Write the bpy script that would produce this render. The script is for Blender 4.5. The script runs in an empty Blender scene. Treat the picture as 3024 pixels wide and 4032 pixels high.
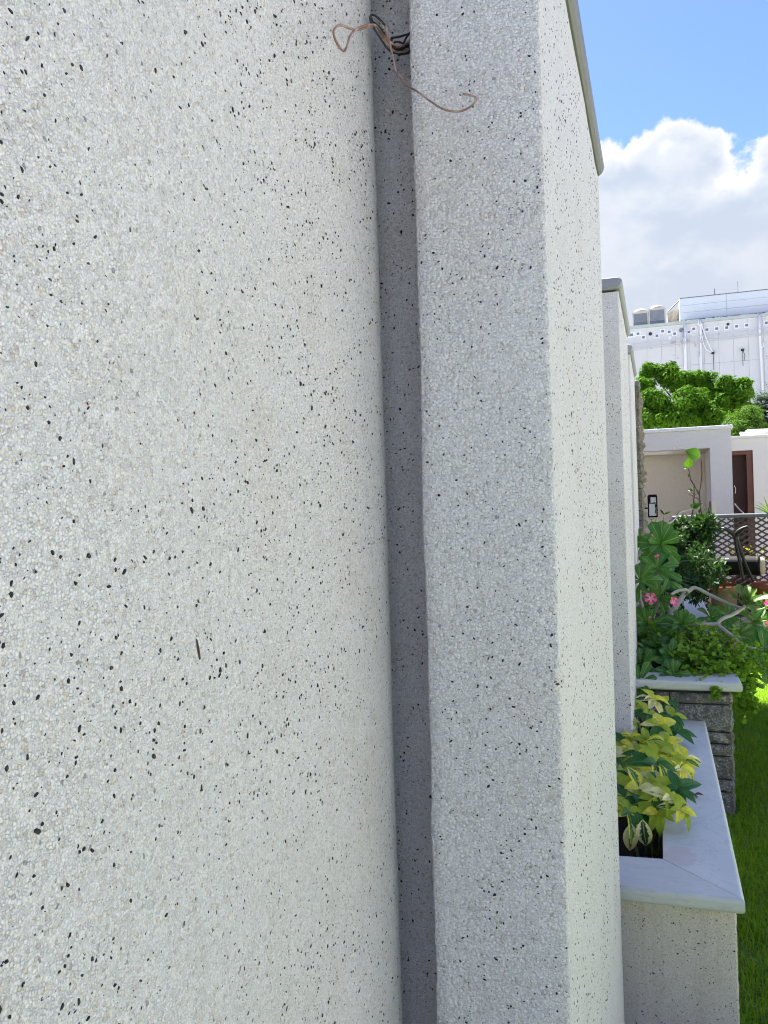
import bpy, bmesh, math, random
import numpy as np
from mathutils import Vector, Matrix, Quaternion
random.seed(7); np.random.seed(7)
S = bpy.context.scene
COL = S.collection
R = math.radians

# ---------------------------------------------------------------- camera
cam_d = bpy.data.cameras.new('camera'); cam = bpy.data.objects.new('camera', cam_d); COL.objects.link(cam)
cam_d.sensor_fit = 'HORIZONTAL'; cam_d.sensor_width = 36.0; cam_d.lens = 38.63
cam_d.clip_start = 0.02; cam_d.clip_end = 3000
cam.matrix_world = Matrix(((0.948549, 0.029974, 0.315209, 0.000), (0.315096, 0.008531, -0.949021, 0.000), (-0.031135, 0.999514, -0.001353, 1.600), (0, 0, 0, 1)))
S.camera = cam

# ---------------------------------------------------------------- light
EXPO = 2.90
SKY = 0.05
SUN_EL, SUN_AZ = 56.8, -38.5          # azimuth from +Y towards +X (negative: to the left)
S.view_settings.view_transform = 'Standard'; S.view_settings.look = 'None'
S.view_settings.exposure = EXPO; S.view_settings.gamma = 1.0
S.view_settings.use_curve_mapping = False
sun_dir = Vector((math.sin(R(SUN_AZ))*math.cos(R(SUN_EL)), math.cos(R(SUN_AZ))*math.cos(R(SUN_EL)), math.sin(R(SUN_EL))))
ld = bpy.data.lights.new('sun', 'SUN'); ld.energy = 3.8; ld.angle = R(0.55); ld.color = (1.0, 0.94, 0.84)
lo = bpy.data.objects.new('sun', ld); COL.objects.link(lo)
lo.rotation_euler = sun_dir.to_track_quat('Z', 'Y').to_euler(); lo.location = (-20, 10, 30)

class NT:
    """small helper round a node tree"""
    def __init__(s, nt): s.nt = nt; s.n = nt.nodes; s.l = nt.links
    def node(s, t, **kw):
        o = s.n.new(t)
        for k, v in kw.items(): setattr(o, k, v)
        return o
    def put(s, sock, v):
        if hasattr(v, 'is_linked') or hasattr(v, 'links'): s.l.new(v, sock)
        else:
            if isinstance(v, (tuple, list)) and sock.type == 'RGBA' and len(v) == 3: v = (*v, 1)
            sock.default_value = v
    def math(s, op, a, b=0.0, c=None, clamp=False):
        o = s.node('ShaderNodeMath', operation=op, use_clamp=clamp)
        s.put(o.inputs[0], a); s.put(o.inputs[1], b)
        if c is not None: s.put(o.inputs[2], c)
        return o.outputs[0]
    def vmath(s, op, a, b=(0, 0, 0)):
        o = s.node('ShaderNodeVectorMath', operation=op)
        s.put(o.inputs[0], a)
        if op == 'SCALE': s.put(o.inputs['Scale'], b)
        else: s.put(o.inputs[1], b)
        return o.outputs['Value'] if op in ('DISTANCE', 'LENGTH', 'DOT_PRODUCT') else o.outputs['Vector']
    def noise(s, vec, scale, detail=2, rough=.5, dist=0.0):
        o = s.node('ShaderNodeTexNoise'); s.put(o.inputs['Vector'], vec)
        o.inputs['Scale'].default_value = scale; o.inputs['Detail'].default_value = detail
        o.inputs['Roughness'].default_value = rough; o.inputs['Distortion'].default_value = dist
        return o.outputs['Fac'], o.outputs['Color']
    def voro(s, vec, scale, feature='F1', rnd=1.0):
        o = s.node('ShaderNodeTexVoronoi', feature=feature); s.put(o.inputs['Vector'], vec)
        o.inputs['Scale'].default_value = scale; o.inputs['Randomness'].default_value = rnd
        return o
    def ramp(s, f, stops, interp='LINEAR'):
        o = s.node('ShaderNodeValToRGB'); s.put(o.inputs[0], f); cr = o.color_ramp; cr.interpolation = interp
        while len(cr.elements) > 1: cr.elements.remove(cr.elements[-1])
        for i, (p, c) in enumerate(stops):
            e = cr.elements[0] if i == 0 else cr.elements.new(p)
            e.position = p; e.color = (*c, 1) if len(c) == 3 else c
        return o.outputs[0]
    def sstep(s, v, a, b, lo=0.0, hi=1.0):
        o = s.node('ShaderNodeMapRange', interpolation_type='SMOOTHSTEP'); s.put(o.inputs[0], v)
        for i, x in enumerate((a, b, lo, hi)): o.inputs[i+1].default_value = x
        return o.outputs[0]
    def mix(s, f, a, b, mode='MIX'):
        o = s.node('ShaderNodeMix', data_type='RGBA', blend_type=mode)
        s.put(o.inputs[0], f); s.put(o.inputs[6], a); s.put(o.inputs[7], b)
        return o.outputs[2]
    def sep(s, v):
        o = s.node('ShaderNodeSeparateXYZ'); s.put(o.inputs[0], v); return o.outputs
    def bump(s, h, dist, strength=1.0, normal=None):
        o = s.node('ShaderNodeBump'); s.put(o.inputs['Height'], h)
        o.inputs['Distance'].default_value = dist; o.inputs['Strength'].default_value = strength
        if normal is not None: s.l.new(normal, o.inputs['Normal'])
        return o.outputs[0]

world = bpy.data.worlds.new('World'); S.world = world; world.use_nodes = True
W = NT(world.node_tree); W.n.clear()
sky = W.node('ShaderNodeTexSky', sky_type='NISHITA'); sky.sun_disc = False
sky.sun_elevation = R(SUN_EL); sky.sun_rotation = R(SUN_AZ)
sky.air_density = 1.0; sky.dust_density = 0.4; sky.ozone_density = 2.0
tc = W.node('ShaderNodeTexCoord'); dirv = W.vmath('NORMALIZE', tc.outputs['Generated'])
dz = W.sep(dirv)[2]
K = 1.0 / (SKY * 2 ** EXPO)          # picture value 1.0 in sky units
# cumulus: noise gives the edge, a few billows shape the bank in view, a broken bank goes on all round the horizon
n1, _ = W.noise(W.vmath('MULTIPLY', dirv, (1, 1, 1.2)), 14.0, 10, .60, .2)
nb, _ = W.noise(W.vmath('MULTIPLY', dirv, (1, 1, 1.6)), 3.2, 5, .55, .2)
field = None
for (c, r) in (((-0.026, 0.9391, 0.3428), .046), ((0.0034, 0.9343, 0.3565), .045), ((0.0301, 0.934, 0.356), .042), ((0.0467, 0.9343, 0.3535), .040), ((0.0137, 0.9528, 0.3032), .09), ((-0.0109, 0.9563, 0.2923), .09), ((0.0696, 0.9583, 0.2772), .08),
               ((0.1363, 0.9291, 0.3437), .040), ((0.1179, 0.9394, 0.3219), .024), ((0.1552, 0.9409, 0.301), .085), ((0.097, 0.9557, 0.2777), .08), ((-0.0375, 0.9682, 0.2472), .12), ((0.0548, 0.9734, 0.2225), .14), ((0.1369, 0.9645, 0.226), .14), ((0.1728, 0.9277, 0.3311), .06), ((-0.0548, 0.9502, 0.3067), .1), ((0.1933, 0.93, 0.3125), .1)):
    f = W.math('SUBTRACT', 1.0, W.math('DIVIDE', W.vmath('DISTANCE', dirv, c), r))
    field = f if field is None else W.math('SMOOTH_MAX', field, f, .07)
gen = W.math('ADD', W.math('MULTIPLY', W.math('SUBTRACT', nb, .46), 5.0), W.math('MULTIPLY', W.math('SUBTRACT', .27, dz), 3.2))
away = W.sstep(W.vmath('DISTANCE', dirv, (0.038, 0.9427, 0.3313)), .17, .30, -3.0, 0.0)   # the bank in view is the one laid out above
field = W.math('MAXIMUM', field, W.math('ADD', gen, away))
edge = W.math('ADD', field, W.math('MULTIPLY', W.math('SUBTRACT', n1, .5), 1.45))
mask = W.sstep(edge, -.02, .13)
deep = W.sstep(edge, .05, .62)
st, _ = W.noise(W.vmath('MULTIPLY', dirv, (1, 1, 1.5)), 13.0, 6, .52, .15)
lit = W.math('ADD', W.math('MULTIPLY', W.math('SUBTRACT', 1.0, deep), .75), W.math('MULTIPLY', W.sstep(st, .40, .66), .42))
ccol = W.mix(lit, (.66*K, .75*K, .90*K), (1.12*K, 1.12*K, 1.12*K))
low = W.sstep(dz, .36, .17)
ccol = W.mix(W.math('MULTIPLY', low, .65), ccol, (.70*K, .75*K, .86*K))
bluesky = W.mix(1.0, sky.outputs[0], (.43, .485, .76), 'MULTIPLY')
skyc = W.mix(mask, bluesky, ccol)
bg = W.node('ShaderNodeBackground'); W.put(bg.inputs[0], skyc); bg.inputs[1].default_value = SKY
wo = W.node('ShaderNodeOutputWorld'); W.l.new(bg.outputs[0], wo.inputs[0])
S.cycles.use_denoising = True; S.cycles.filter_width = 1.1
S.cycles.max_bounces = 6; S.cycles.diffuse_bounces = 4; S.cycles.transparent_max_bounces = 8

# ---------------------------------------------------------------- geometry helpers
BASE = {}
def base(o): return BASE.get(o.name, Vector((0, 0, 0)))
class MB:
    def __init__(s): s.v = []; s.f = []; s.uv = None
    def add(s, vs, fs):
        k = len(s.v); s.v += [tuple(v) for v in vs]; s.f += [tuple(i + k for i in f) for f in fs]; return s
    def box(s, lo, hi):
        x0, y0, z0 = lo; x1, y1, z1 = hi
        return s.add([(x0,y0,z0),(x1,y0,z0),(x1,y1,z0),(x0,y1,z0),(x0,y0,z1),(x1,y0,z1),(x1,y1,z1),(x0,y1,z1)],
                     [(0,3,2,1),(4,5,6,7),(0,1,5,4),(1,2,6,5),(2,3,7,6),(3,0,4,7)])
    def beam(s, a, b, w, h, up=(0, 0, 1)):
        a = Vector(a); b = Vector(b); d = (b - a).normalized(); u = Vector(up)
        x = d.cross(u)
        if x.length < 1e-4: x = d.cross(Vector((0, 1, 0)))
        x.normalize(); y = x.cross(d)
        vs = []
        for p in (a, b):
            for sx, sy in ((-1,-1),(1,-1),(1,1),(-1,1)): vs.append(p + x*sx*w/2 + y*sy*h/2)
        return s.add(vs, [(0,1,2,3),(7,6,5,4),(0,4,5,1),(1,5,6,2),(2,6,7,3),(3,7,4,0)])
    def tube(s, pts, r, n=8, smooth=4, caps=True):
        pts = [Vector(p) for p in pts]
        rs = list(r) if isinstance(r, (list, tuple)) else [r]*len(pts)
        if smooth and len(pts) > 2:
            P, Q = [], []
            for i in range(len(pts)-1):
                p0 = pts[max(i-1,0)]; p1 = pts[i]; p2 = pts[i+1]; p3 = pts[min(i+2,len(pts)-1)]
                for k in range(smooth):
                    t = k/smooth
                    P.append(.5*((2*p1)+(p2-p0)*t+(2*p0-5*p1+4*p2-p3)*t*t+(3*p1-p0-3*p2+p3)*t**3)); Q.append(rs[i]*(1-t)+rs[i+1]*t)
            P.append(pts[-1]); Q.append(rs[-1]); pts, rs = P, Q
        k = len(s.v); ref = Vector((.31, .22, .92)); px = None
        for i, p in enumerate(pts):
            d = (pts[min(i+1,len(pts)-1)] - pts[max(i-1,0)])
            d = d.normalized() if d.length > 1e-9 else Vector((0,0,1))
            x = (px - d*px.dot(d)) if px is not None else d.cross(ref)
            if x.length < 1e-5: x = d.orthogonal()
            x.normalize(); px = x; y = d.cross(x)
            for j in range(n):
                a = 2*math.pi*j/n; s.v.append(tuple(p + (x*math.cos(a)+y*math.sin(a))*rs[i]))
        for i in range(len(pts)-1):
            for j in range(n):
                a = k+i*n+j; b = k+i*n+(j+1)%n; s.f.append((a, b, b+n, a+n))
        if caps:
            s.f.append(tuple(k+j for j in reversed(range(n)))); s.f.append(tuple(k+(len(pts)-1)*n+j for j in range(n)))
        return s
    def lathe(s, c, prof, n=28, arc=(0, 2*math.pi)):
        k = len(s.v); full = abs(arc[1]-arc[0]-2*math.pi) < 1e-6; m = n if full else n+1
        for (r, z) in prof:
            for j in range(m):
                a = arc[0]+(arc[1]-arc[0])*j/n; s.v.append((c[0]+r*math.cos(a), c[1]+r*math.sin(a), c[2]+z))
        for i in range(len(prof)-1):
            for j in range(n):
                a = k+i*m+j; b = k+i*m+(j+1)%m; s.f.append((a, b, b+m, a+m))
        return s
    def extrude(s, poly, vec):
        """closed polygon (list of 3d points) swept along vec"""
        n = len(poly); v = Vector(vec)
        return s.add([Vector(p) for p in poly]+[Vector(p)+v for p in poly],
                     [tuple(reversed(range(n))), tuple(range(n, 2*n))]+[(i,(i+1)%n,(i+1)%n+n,i+n) for i in range(n)])
    def mesh(s, name, off=(0, 0, 0)):
        me = bpy.data.meshes.new(name); o = off
        me.from_pydata([(v[0]-o[0], v[1]-o[1], v[2]-o[2]) for v in s.v], [], s.f); me.update(); return me
def fixn(me):
    bm = bmesh.new(); bm.from_mesh(me); bmesh.ops.recalc_face_normals(bm, faces=bm.faces); bm.to_mesh(me); bm.free()
def tag(o, label=None, cat=None, group=None, kind=None):
    if label: o['label'] = label
    if cat: o['category'] = cat
    if group: o['group'] = group
    if kind: o['kind'] = kind
    return o
def link(name, me, mat=None, parent=None, smooth=False):
    o = bpy.data.objects.new(name, me); COL.objects.link(o)
    if mat is not None:
        me.materials.clear(); me.materials.append(mat)
    if parent is not None: o.parent = parent; BASE[o.name] = base(parent)
    if smooth: me.polygons.foreach_set('use_smooth', [True]*len(me.polygons))
    return o
def part(name, mb, mat, parent=None, smooth=False, fix=True, bevel=0, kind=None, label=None):
    off = base(parent) if parent is not None else (0, 0, 0)
    me = mb.mesh(name, off)
    if bevel:
        bm = bmesh.new(); bm.from_mesh(me)
        bmesh.ops.recalc_face_normals(bm, faces=bm.faces)
        bmesh.ops.bevel(bm, geom=[e for e in bm.edges if e.calc_face_angle(0) > .6], offset=bevel, segments=2, affect='EDGES', profile=.6)
        bm.to_mesh(me); bm.free()
    elif fix: fixn(me)
    o = link(name, me, mat, parent, smooth)
    if kind: o['kind'] = kind
    if label: o['label'] = label
    return o
def thing(name, loc, label, cat, group=None):
    o = bpy.data.objects.new(name, None); COL.objects.link(o); o.location = loc; o.empty_display_size = .1
    BASE[o.name] = Vector(loc); return tag(o, label, cat, group)
def structure(name, mb, mat, **kw):
    o = part(name, mb, mat, **kw); o['kind'] = 'structure'; return o
def inst(name, me, M4, parent):
    """one more object on shared mesh data, at a world matrix"""
    o = bpy.data.objects.new(name, me); COL.objects.link(o); o.parent = parent
    M4 = M4.copy(); M4.translation -= base(parent); o.matrix_local = M4; return o

# ---------------------------------------------------------------- materials
def new_mat(name):
    m = bpy.data.materials.new(name); m.use_nodes = True; T = NT(m.node_tree)
    b = T.n['Principled BSDF']; return m, T, b
def obj_vec(T): return T.node('ShaderNodeTexCoord').outputs['Object']

def simple(name, col, rough=.7, var=.15, scale=6, metal=0, bump=0, bscale=60, spec=.3):
    m, T, b = new_mat(name); v = obj_vec(T)
    f, _ = T.noise(v, scale, 5, .6)
    c = T.mix(f, tuple(x*(1-var) for x in col), tuple(min(1, x*(1+var)) for x in col))
    T.put(b.inputs['Base Color'], c); b.inputs['Roughness'].default_value = rough; b.inputs['Metallic'].default_value = metal
    b.inputs['Specular IOR Level'].default_value = spec
    if bump:
        h, _ = T.noise(v, bscale, 6, .6); T.put(b.inputs['Normal'], T.bump(h, bump, .9))
    return m

def pebble(name, tint=(1, 1, 1), stain=0.0, scale=335.0, bumpd=.0017, ck=.66, grain=.30):
    """washed marble chip render: chips of 3-5 mm set in pale cement"""
    m, T, b = new_mat(name); v = obj_vec(T)
    _, w = T.noise(v, 130, 2, .5)
    vw = T.vmath('ADD', v, T.vmath('SCALE', T.vmath('SUBTRACT', w, (.5, .5, .5)), .0022))
    vo = T.voro(vw, scale, 'F1'); ve = T.voro(vw, scale, 'DISTANCE_TO_EDGE')
    vo2 = T.voro(T.vmath('ADD', vw, (3.1, 1.7, .4)), scale*1.9, 'F1'); ve2 = T.voro(T.vmath('ADD', vw, (3.1, 1.7, .4)), scale*1.9, 'DISTANCE_TO_EDGE')
    rc = T.sep(vo.outputs['Color']); rc2 = T.sep(vo2.outputs['Color'])
    stops = [(0, (.76, .765, .76)), (.30, (.82, .825, .82)), (.52, (.71, .715, .715)), (.70, (.78, .785, .785)), (.82, (.60, .605, .61)), (.885, (.66, .59, .49)), (.945, (.54, .46, .38)), (.972, (.46, .41, .39)), (.990, (.34, .34, .34)), (.996, (.14, .14, .14))]
    big = T.ramp(rc[0], stops, 'CONSTANT')
    small = T.ramp(rc2[0], [(0, (.70, .705, .70)), (.45, (.76, .765, .76)), (.75, (.65, .655, .655)), (.95, (.60, .54, .47)), (.985, (.42, .40, .38))], 'CONSTANT')
    chip = T.math('GREATER_THAN', rc[1], .36)                 # some cells hold one big chip, the rest small ones
    col = T.mix(chip, small, big)
    e = T.mix(chip, T.math('MULTIPLY', ve2.outputs['Distance'], 1.5), ve.outputs['Distance'])
    cb, _ = T.noise(v, 210, 2, .5)
    crack = T.math('MULTIPLY', T.sstep(e, .0, .10, 1.0, 0.0), T.sstep(cb, .40, .60, .12, 1.0))
    col = T.mix(T.math('MULTIPLY', crack, ck), col, (.38, .38, .38))
    fine, _ = T.noise(v, 620, 3, .6)
    col = T.mix(grain, col, T.mix(T.sstep(fine, .32, .68), (.38, .38, .385), (1.0, 1.0, 1.0)))
    p1, _ = T.noise(v, 4.2, 5, .6); p2, _ = T.noise(T.vmath('ADD', v, (5, 2, 9)), 11, 4, .6)
    col = T.mix(T.math('MULTIPLY', T.sstep(p1, .48, .70), .42), col, T.mix(1.0, col, (.93, .87, .79), 'MULTIPLY'))
    col = T.mix(T.math('MULTIPLY', T.sstep(p2, .52, .75), .22), col, T.mix(1.0, col, (.90, .90, .93), 'MULTIPLY'))
    if stain:
        sx = T.sep(v)
        svec = T.node('ShaderNodeCombineXYZ'); T.put(svec.inputs[0], sx[0]); T.put(svec.inputs[1], sx[1]); T.put(svec.inputs[2], T.math('MULTIPLY', sx[2], .05))
        s1, _ = T.noise(svec.outputs[0], 34, 4, .6); s2, _ = T.noise(v, 6, 5, .65)
        col = T.mix(T.math('MULTIPLY', T.sstep(s1, .45, .68), stain), col, T.mix(1.0, col, (.66, .62, .53), 'MULTIPLY'))
        col = T.mix(T.math('MULTIPLY', T.sstep(s2, .45, .7), stain*.8), col, T.mix(1.0, col, (.74, .70, .60), 'MULTIPLY'))
    col = T.mix(1.0, col, tint, 'MULTIPLY')
    T.put(b.inputs['Base Color'], col)
    b.inputs['Roughness'].default_value = .62; b.inputs['Specular IOR Level'].default_value = .28
    hb = T.math('SUBTRACT', 1.0, T.math('POWER', T.math('MULTIPLY', vo.outputs['Distance'], 1.15), 2.0))
    hs = T.math('SUBTRACT', .75, T.math('MULTIPLY', vo2.outputs['Distance'], .6))
    h = T.mix(chip, hs, T.math('ADD', hb, T.math('MULTIPLY', rc[2], .35)))
    h = T.math('SUBTRACT', h, T.math('MULTIPLY', crack, .55))
    n0 = T.bump(h, bumpd, .85)
    T.put(b.inputs['Normal'], n0)
    return m

M = {}
M['pebble'] = pebble('pebble_render', (.968, .942, .995), .07, 345.0, .0017, .44, .30)
M['pebble_pier'] = pebble('pier_pebble_render', (.975, .955, 1.0), .05, 250.0, .0021, .8, .42)
M['pebble_old'] = pebble('stained_pebble_render', (1.19, 1.08, .92), .18)
def chip_mat():
    m, T, b = new_mat('dark_chip'); g = T.node('ShaderNodeNewGeometry'); 
    f, _ = T.noise(g.outputs['Position'], 95, 1, .5)
    T.put(b.inputs['Base Color'], T.ramp(f, [(.30, (.008, .009, .012)), (.56, (.014, .015, .019)), (.64, (.035, .037, .04)), (.70, (.06, .04, .032)), (.8, (.09, .09, .09))]))
    b.inputs['Roughness'].default_value = .45; b.inputs['Specular IOR Level'].default_value = .3
    return m
M['chip'] = chip_mat()

def marble(name, col, vein, dirv=(1, 1, 1), stain=None):
    m, T, b = new_mat(name); v = obj_vec(T)
    f1, _ = T.noise(T.vmath('MULTIPLY', v, dirv), 5.5, 7, .62, 1.3)
    f2, _ = T.noise(v, 2.3, 4, .55, .6); f3, _ = T.noise(v, 420, 2, .5)
    c = T.mix(T.sstep(f2, .3, .7), tuple(x*.90 for x in col), tuple(x*1.05 for x in col))
    ln = T.sstep(T.math('ABSOLUTE', T.math('SUBTRACT', f1, .5)), .0, .022, 1.0, 0.0)
    c = T.mix(T.math('MULTIPLY', ln, .42), c, vein)
    c = T.mix(T.math('MULTIPLY', T.sstep(f1, .55, .8), .35), c, tuple(x*.8 for x in vein))
    c = T.mix(.10, c, T.mix(f3, (.2, .2, .2), (.9, .9, .9)))
    d1, _ = T.noise(v, 16, 6, .7)
    c = T.mix(T.math('MULTIPLY', T.sstep(d1, .60, .78), .30), c, (.34, .35, .36))
    if stain:
        dd = T.vmath('LENGTH', T.vmath('MULTIPLY', T.vmath('SUBTRACT', v, stain), (1.0, .62, 1)))
        dn, _ = T.noise(v, 30, 4, .6)
        k = T.sstep(T.math('ADD', dd, T.math('MULTIPLY', T.math('SUBTRACT', dn, .5), .05)), .047, .052, .55, 0.0)
        c = T.mix(k, c, (.60, .50, .44))
    T.put(b.inputs['Base Color'], c); b.inputs['Roughness'].default_value = .42; b.inputs['Specular IOR Level'].default_value = .35
    h, _ = T.noise(v, 120, 5, .6); T.put(b.inputs['Normal'], T.bump(h, .0006, .6))
    return m
M['marble'] = marble('grey_marble', (.655, .675, .585), (.42, .43, .40), (1, .8, 1), stain=(0.0025, 0.2127, 0.488))
M['marble_front'] = marble('grey_marble_bedded', (.605, .62, .54), (.38, .385, .355), (.5, 5.0, 3.0))
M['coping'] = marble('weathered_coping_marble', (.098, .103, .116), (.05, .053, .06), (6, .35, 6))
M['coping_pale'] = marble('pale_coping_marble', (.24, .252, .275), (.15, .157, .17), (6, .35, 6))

def rock(name, c0, c1, c2):
    m, T, b = new_mat(name); v = obj_vec(T); oi = T.node('ShaderNodeObjectInfo').outputs
    v = T.vmath('ADD', v, T.vmath('SCALE', oi['Location'], 3.7))
    f1, _ = T.noise(v, 22, 6, .66, .5); f2, _ = T.noise(v, 105, 5, .72, .3); f3, _ = T.noise(v, 3.2, 3, .5)
    c = T.mix(T.sstep(f2, .38, .62), c0, c1); c = T.mix(T.sstep(T.math('ADD', T.math('MULTIPLY', f2, .6), T.math('MULTIPLY', f1, .5)), .56, .70), c, c2)
    c = T.mix(T.math('MULTIPLY', T.sstep(f1, .52, .36, .0, 1.0), .55), c, tuple(x*.6 for x in c0))
    c = T.mix(T.math('MULTIPLY', T.sstep(f3, .5, .75), .4), c, tuple(x*.8 for x in c1))
    T.put(b.inputs['Base Color'], c); b.inputs['Roughness'].default_value = .9; b.inputs['Specular IOR Level'].default_value = .15
    h = T.math('ADD', f1, T.math('MULTIPLY', f2, .55)); T.put(b.inputs['Normal'], T.bump(h, .034, 1.0))
    return m
M['stone'] = rock('rock_faced_stone', (.17, .17, .165), (.38, .375, .365), (.66, .655, .64))
M['stone_warm'] = rock('rock_faced_stone_warm', (.19, .17, .14), (.34, .31, .26), (.46, .43, .37))
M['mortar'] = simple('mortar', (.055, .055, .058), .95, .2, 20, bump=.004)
M['soil'] = simple('planter_soil', (.018, .013, .010), .95, .5, 40, bump=.01, bscale=90)

def leaf_mat(name, base_c, rib_c, tip_c=None, rough=.38, trans=.32, varie=None, var=.35, spec=.45):
    """UV: u across the leaf, v along it"""
    m, T, b = new_mat(name)
    uv = T.sep(T.node('ShaderNodeUVMap').outputs[0]); oi = T.node('ShaderNodeObjectInfo')
    rnd = oi.outputs['Random']
    ob = T.vmath('ADD', T.node('ShaderNodeTexCoord').outputs['Object'], T.vmath('SCALE', oi.outputs['Location'], 37.0))
    f, _ = T.noise(ob, 5, 3, .5)
    c = T.mix(f, tuple(x*(1-var) for x in base_c), tuple(x*(1+var) for x in base_c))
    c = T.mix(T.math('MULTIPLY', rnd, .45), c, tip_c or tuple(x*1.5 for x in base_c))
    au = T.math('ABSOLUTE', T.math('SUBTRACT', uv[0], .5))
    if varie:
        nn, _ = T.noise(ob, 9, 4, .6)
        k = T.math('ADD', au, T.math('MULTIPLY', T.math('SUBTRACT', nn, .5), .55))
        thr = T.math('SUBTRACT', T.math('MULTIPLY', rnd, .50), .20)
        k = T.sstep(T.math('SUBTRACT', thr, k), -.02, .02)
        c = T.mix(k, c, varie)
    rib = T.sstep(au, .018, .05, 1.0, 0.0)
    c = T.mix(T.math('MULTIPLY', rib, .75), c, rib_c)
    T.put(b.inputs['Base Color'], c); b.inputs['Roughness'].default_value = rough; b.inputs['Specular IOR Level'].default_value = spec
    vein = T.math('SINE', T.math('MULTIPLY', T.math('ADD', uv[1], T.math('MULTIPLY', au, -.55)), 62.0))
    hh = T.math('ADD', T.math('MULTIPLY', vein, .12), T.math('MULTIPLY', rib, -1.0))
    T.put(b.inputs['Normal'], T.bump(hh, .05, .25))
    tr = T.node('ShaderNodeBsdfTranslucent'); T.put(tr.inputs[0], T.mix(1.0, c, (1.25, 1.25, .7), 'MULTIPLY'))
    ms = T.node('ShaderNodeMixShader'); ms.inputs[0].default_value = trans
    T.l.new(b.outputs[0], ms.inputs[1]); T.l.new(tr.outputs[0], ms.inputs[2])
    T.l.new(ms.outputs[0], T.n['Material Output'].inputs[0])
    return m
M['rose_leaf'] = leaf_mat('desert_rose_leaf', (.048, .175, .020), (.32, .46, .16), (.12, .27, .03))
M['rose_leaf_pale'] = leaf_mat('desert_rose_leaf_pale', (.085, .175, .022), (.26, .34, .11), (.17, .25, .03))
M['shef_yellow'] = leaf_mat('variegated_leaf', (.74, .72, .04), (.66, .70, .12), (.86, .80, .16), varie=(.045, .19, .022), trans=.3)
M['shef_cream'] = leaf_mat('cream_variegated_leaf', (.84, .80, .34), (.70, .70, .28), (.88, .84, .46), varie=(.03, .10, .035), trans=.25)
M['shef_lime'] = leaf_mat('lime_leaf', (.32, .44, .02), (.42, .52, .08), (.50, .56, .04), trans=.35)
M['shef_green'] = leaf_mat('green_umbrella_leaf', (.024, .13, .024), (.12, .27, .05), (.06, .22, .03))
M['young_leaf'] = leaf_mat('sapling_leaf', (.035, .10, .004), (.07, .14, .015), (.045, .115, .006), trans=.4)
M['strap'] = leaf_mat('strap_leaf', (.04, .10, .05), (.08, .16, .08), (.08, .16, .08))
M['petal'] = leaf_mat('pink_petal', (.74, .09, .30), (.82, .45, .55), (.80, .20, .42), trans=.3)
M['petal_in'] = leaf_mat('petal_throat', (.80, .52, .50), (.8, .5, .45), (.85, .6, .5), trans=.3)
def foliage_mat(name, c0, c1, trans=.4, sc=3.0, rough=.5):
    m, T, b = new_mat(name); v = obj_vec(T); f, _ = T.noise(v, sc, 3, .6); f2, _ = T.noise(v, sc*14, 2, .5)
    c = T.mix(T.math('ADD', T.math('MULTIPLY', f, .6), T.math('MULTIPLY', f2, .45)), c0, c1)
    T.put(b.inputs['Base Color'], c); b.inputs['Roughness'].default_value = rough; b.inputs['Specular IOR Level'].default_value = .35 if rough < .7 else .12
    tr = T.node('ShaderNodeBsdfTranslucent'); T.put(tr.inputs[0], T.mix(1.0, c, (1.3, 1.3, .6), 'MULTIPLY'))
    ms = T.node('ShaderNodeMixShader'); ms.inputs[0].default_value = trans
    T.l.new(b.outputs[0], ms.inputs[1]); T.l.new(tr.outputs[0], ms.inputs[2]); T.l.new(ms.outputs[0], T.n['Material Output'].inputs[0])
    return m
M['jade'] = foliage_mat('round_leaf', (.075, .20, .014), (.26, .43, .03), .35, 9)
M['dark_shrub'] = foliage_mat('dark_shrub_leaf', (.008, .034, .009), (.032, .085, .014), .25, 9)
M['tree_leaf'] = foliage_mat('tree_leaf', (.016, .078, .007), (.105, .23, .012), .34, 1.6, .85)
M['soft_leaf'] = foliage_mat('feathery_leaf', (.035, .10, .018), (.10, .19, .028), .4, 2, .85)
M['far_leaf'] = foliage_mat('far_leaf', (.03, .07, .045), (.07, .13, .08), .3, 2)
M['grass'] = foliage_mat('grass_blade', (.145, .31, .008), (.28, .44, .015), .45, 4)
M['dry_grass'] = foliage_mat('dry_grass_blade', (.20, .16, .07), (.32, .26, .13), .3, 9)
M['branch'] = simple('pale_branch', (.36, .34, .29), .75, .25, 30, bump=.002, bscale=160)
M['twig'] = simple('dark_twig', (.07, .05, .045), .8, .25, 30)
M['stem'] = simple('green_stem', (.20, .24, .06), .6, .25, 30)
M['bark'] = simple('tree_bark', (.12, .10, .08), .9, .3, 8, bump=.02, bscale=30)

# ---------------------------------------------------------------- ground
def lawn_mat():
    m, T, b = new_mat('lawn_turf'); v = obj_vec(T)
    f1, _ = T.noise(v, 3.0, 6, .65); f2, _ = T.noise(v, 45, 5, .7)
    c = T.mix(f2, (.07, .15, .006), (.14, .25, .012)); c = T.mix(T.sstep(f1, .55, .7), c, (.075, .058, .035))
    T.put(b.inputs['Base Color'], c); b.inputs['Roughness'].default_value = .95; T.put(b.inputs['Normal'], T.bump(f2, .02))
    return m
M['lawn'] = lawn_mat()
M['earth'] = simple('dusty_ground', (.31, .315, .32), .95, .2, .6, bump=.01, bscale=8)
M['paving'] = simple('pale_paving', (.42, .40, .36), .85, .12, 3, bump=.003, bscale=40)
structure('ground', MB().add([(-900,-900,-.012),(900,-900,-.012),(900,900,-.012),(-900,900,-.012)], [(0,1,2,3)]), M['earth'])
structure('lawn', MB().add([(-.5,-3.4,0),(3.4,-3.4,0),(3.4,9.3,0),(-.5,9.3,0)], [(0,1,2,3)]), M['lawn'])
pav = thing('garden_path', (3.4,-3.2,0), 'pale stone slab path beside the lawn', 'path'); pav['kind'] = 'structure'
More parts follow.
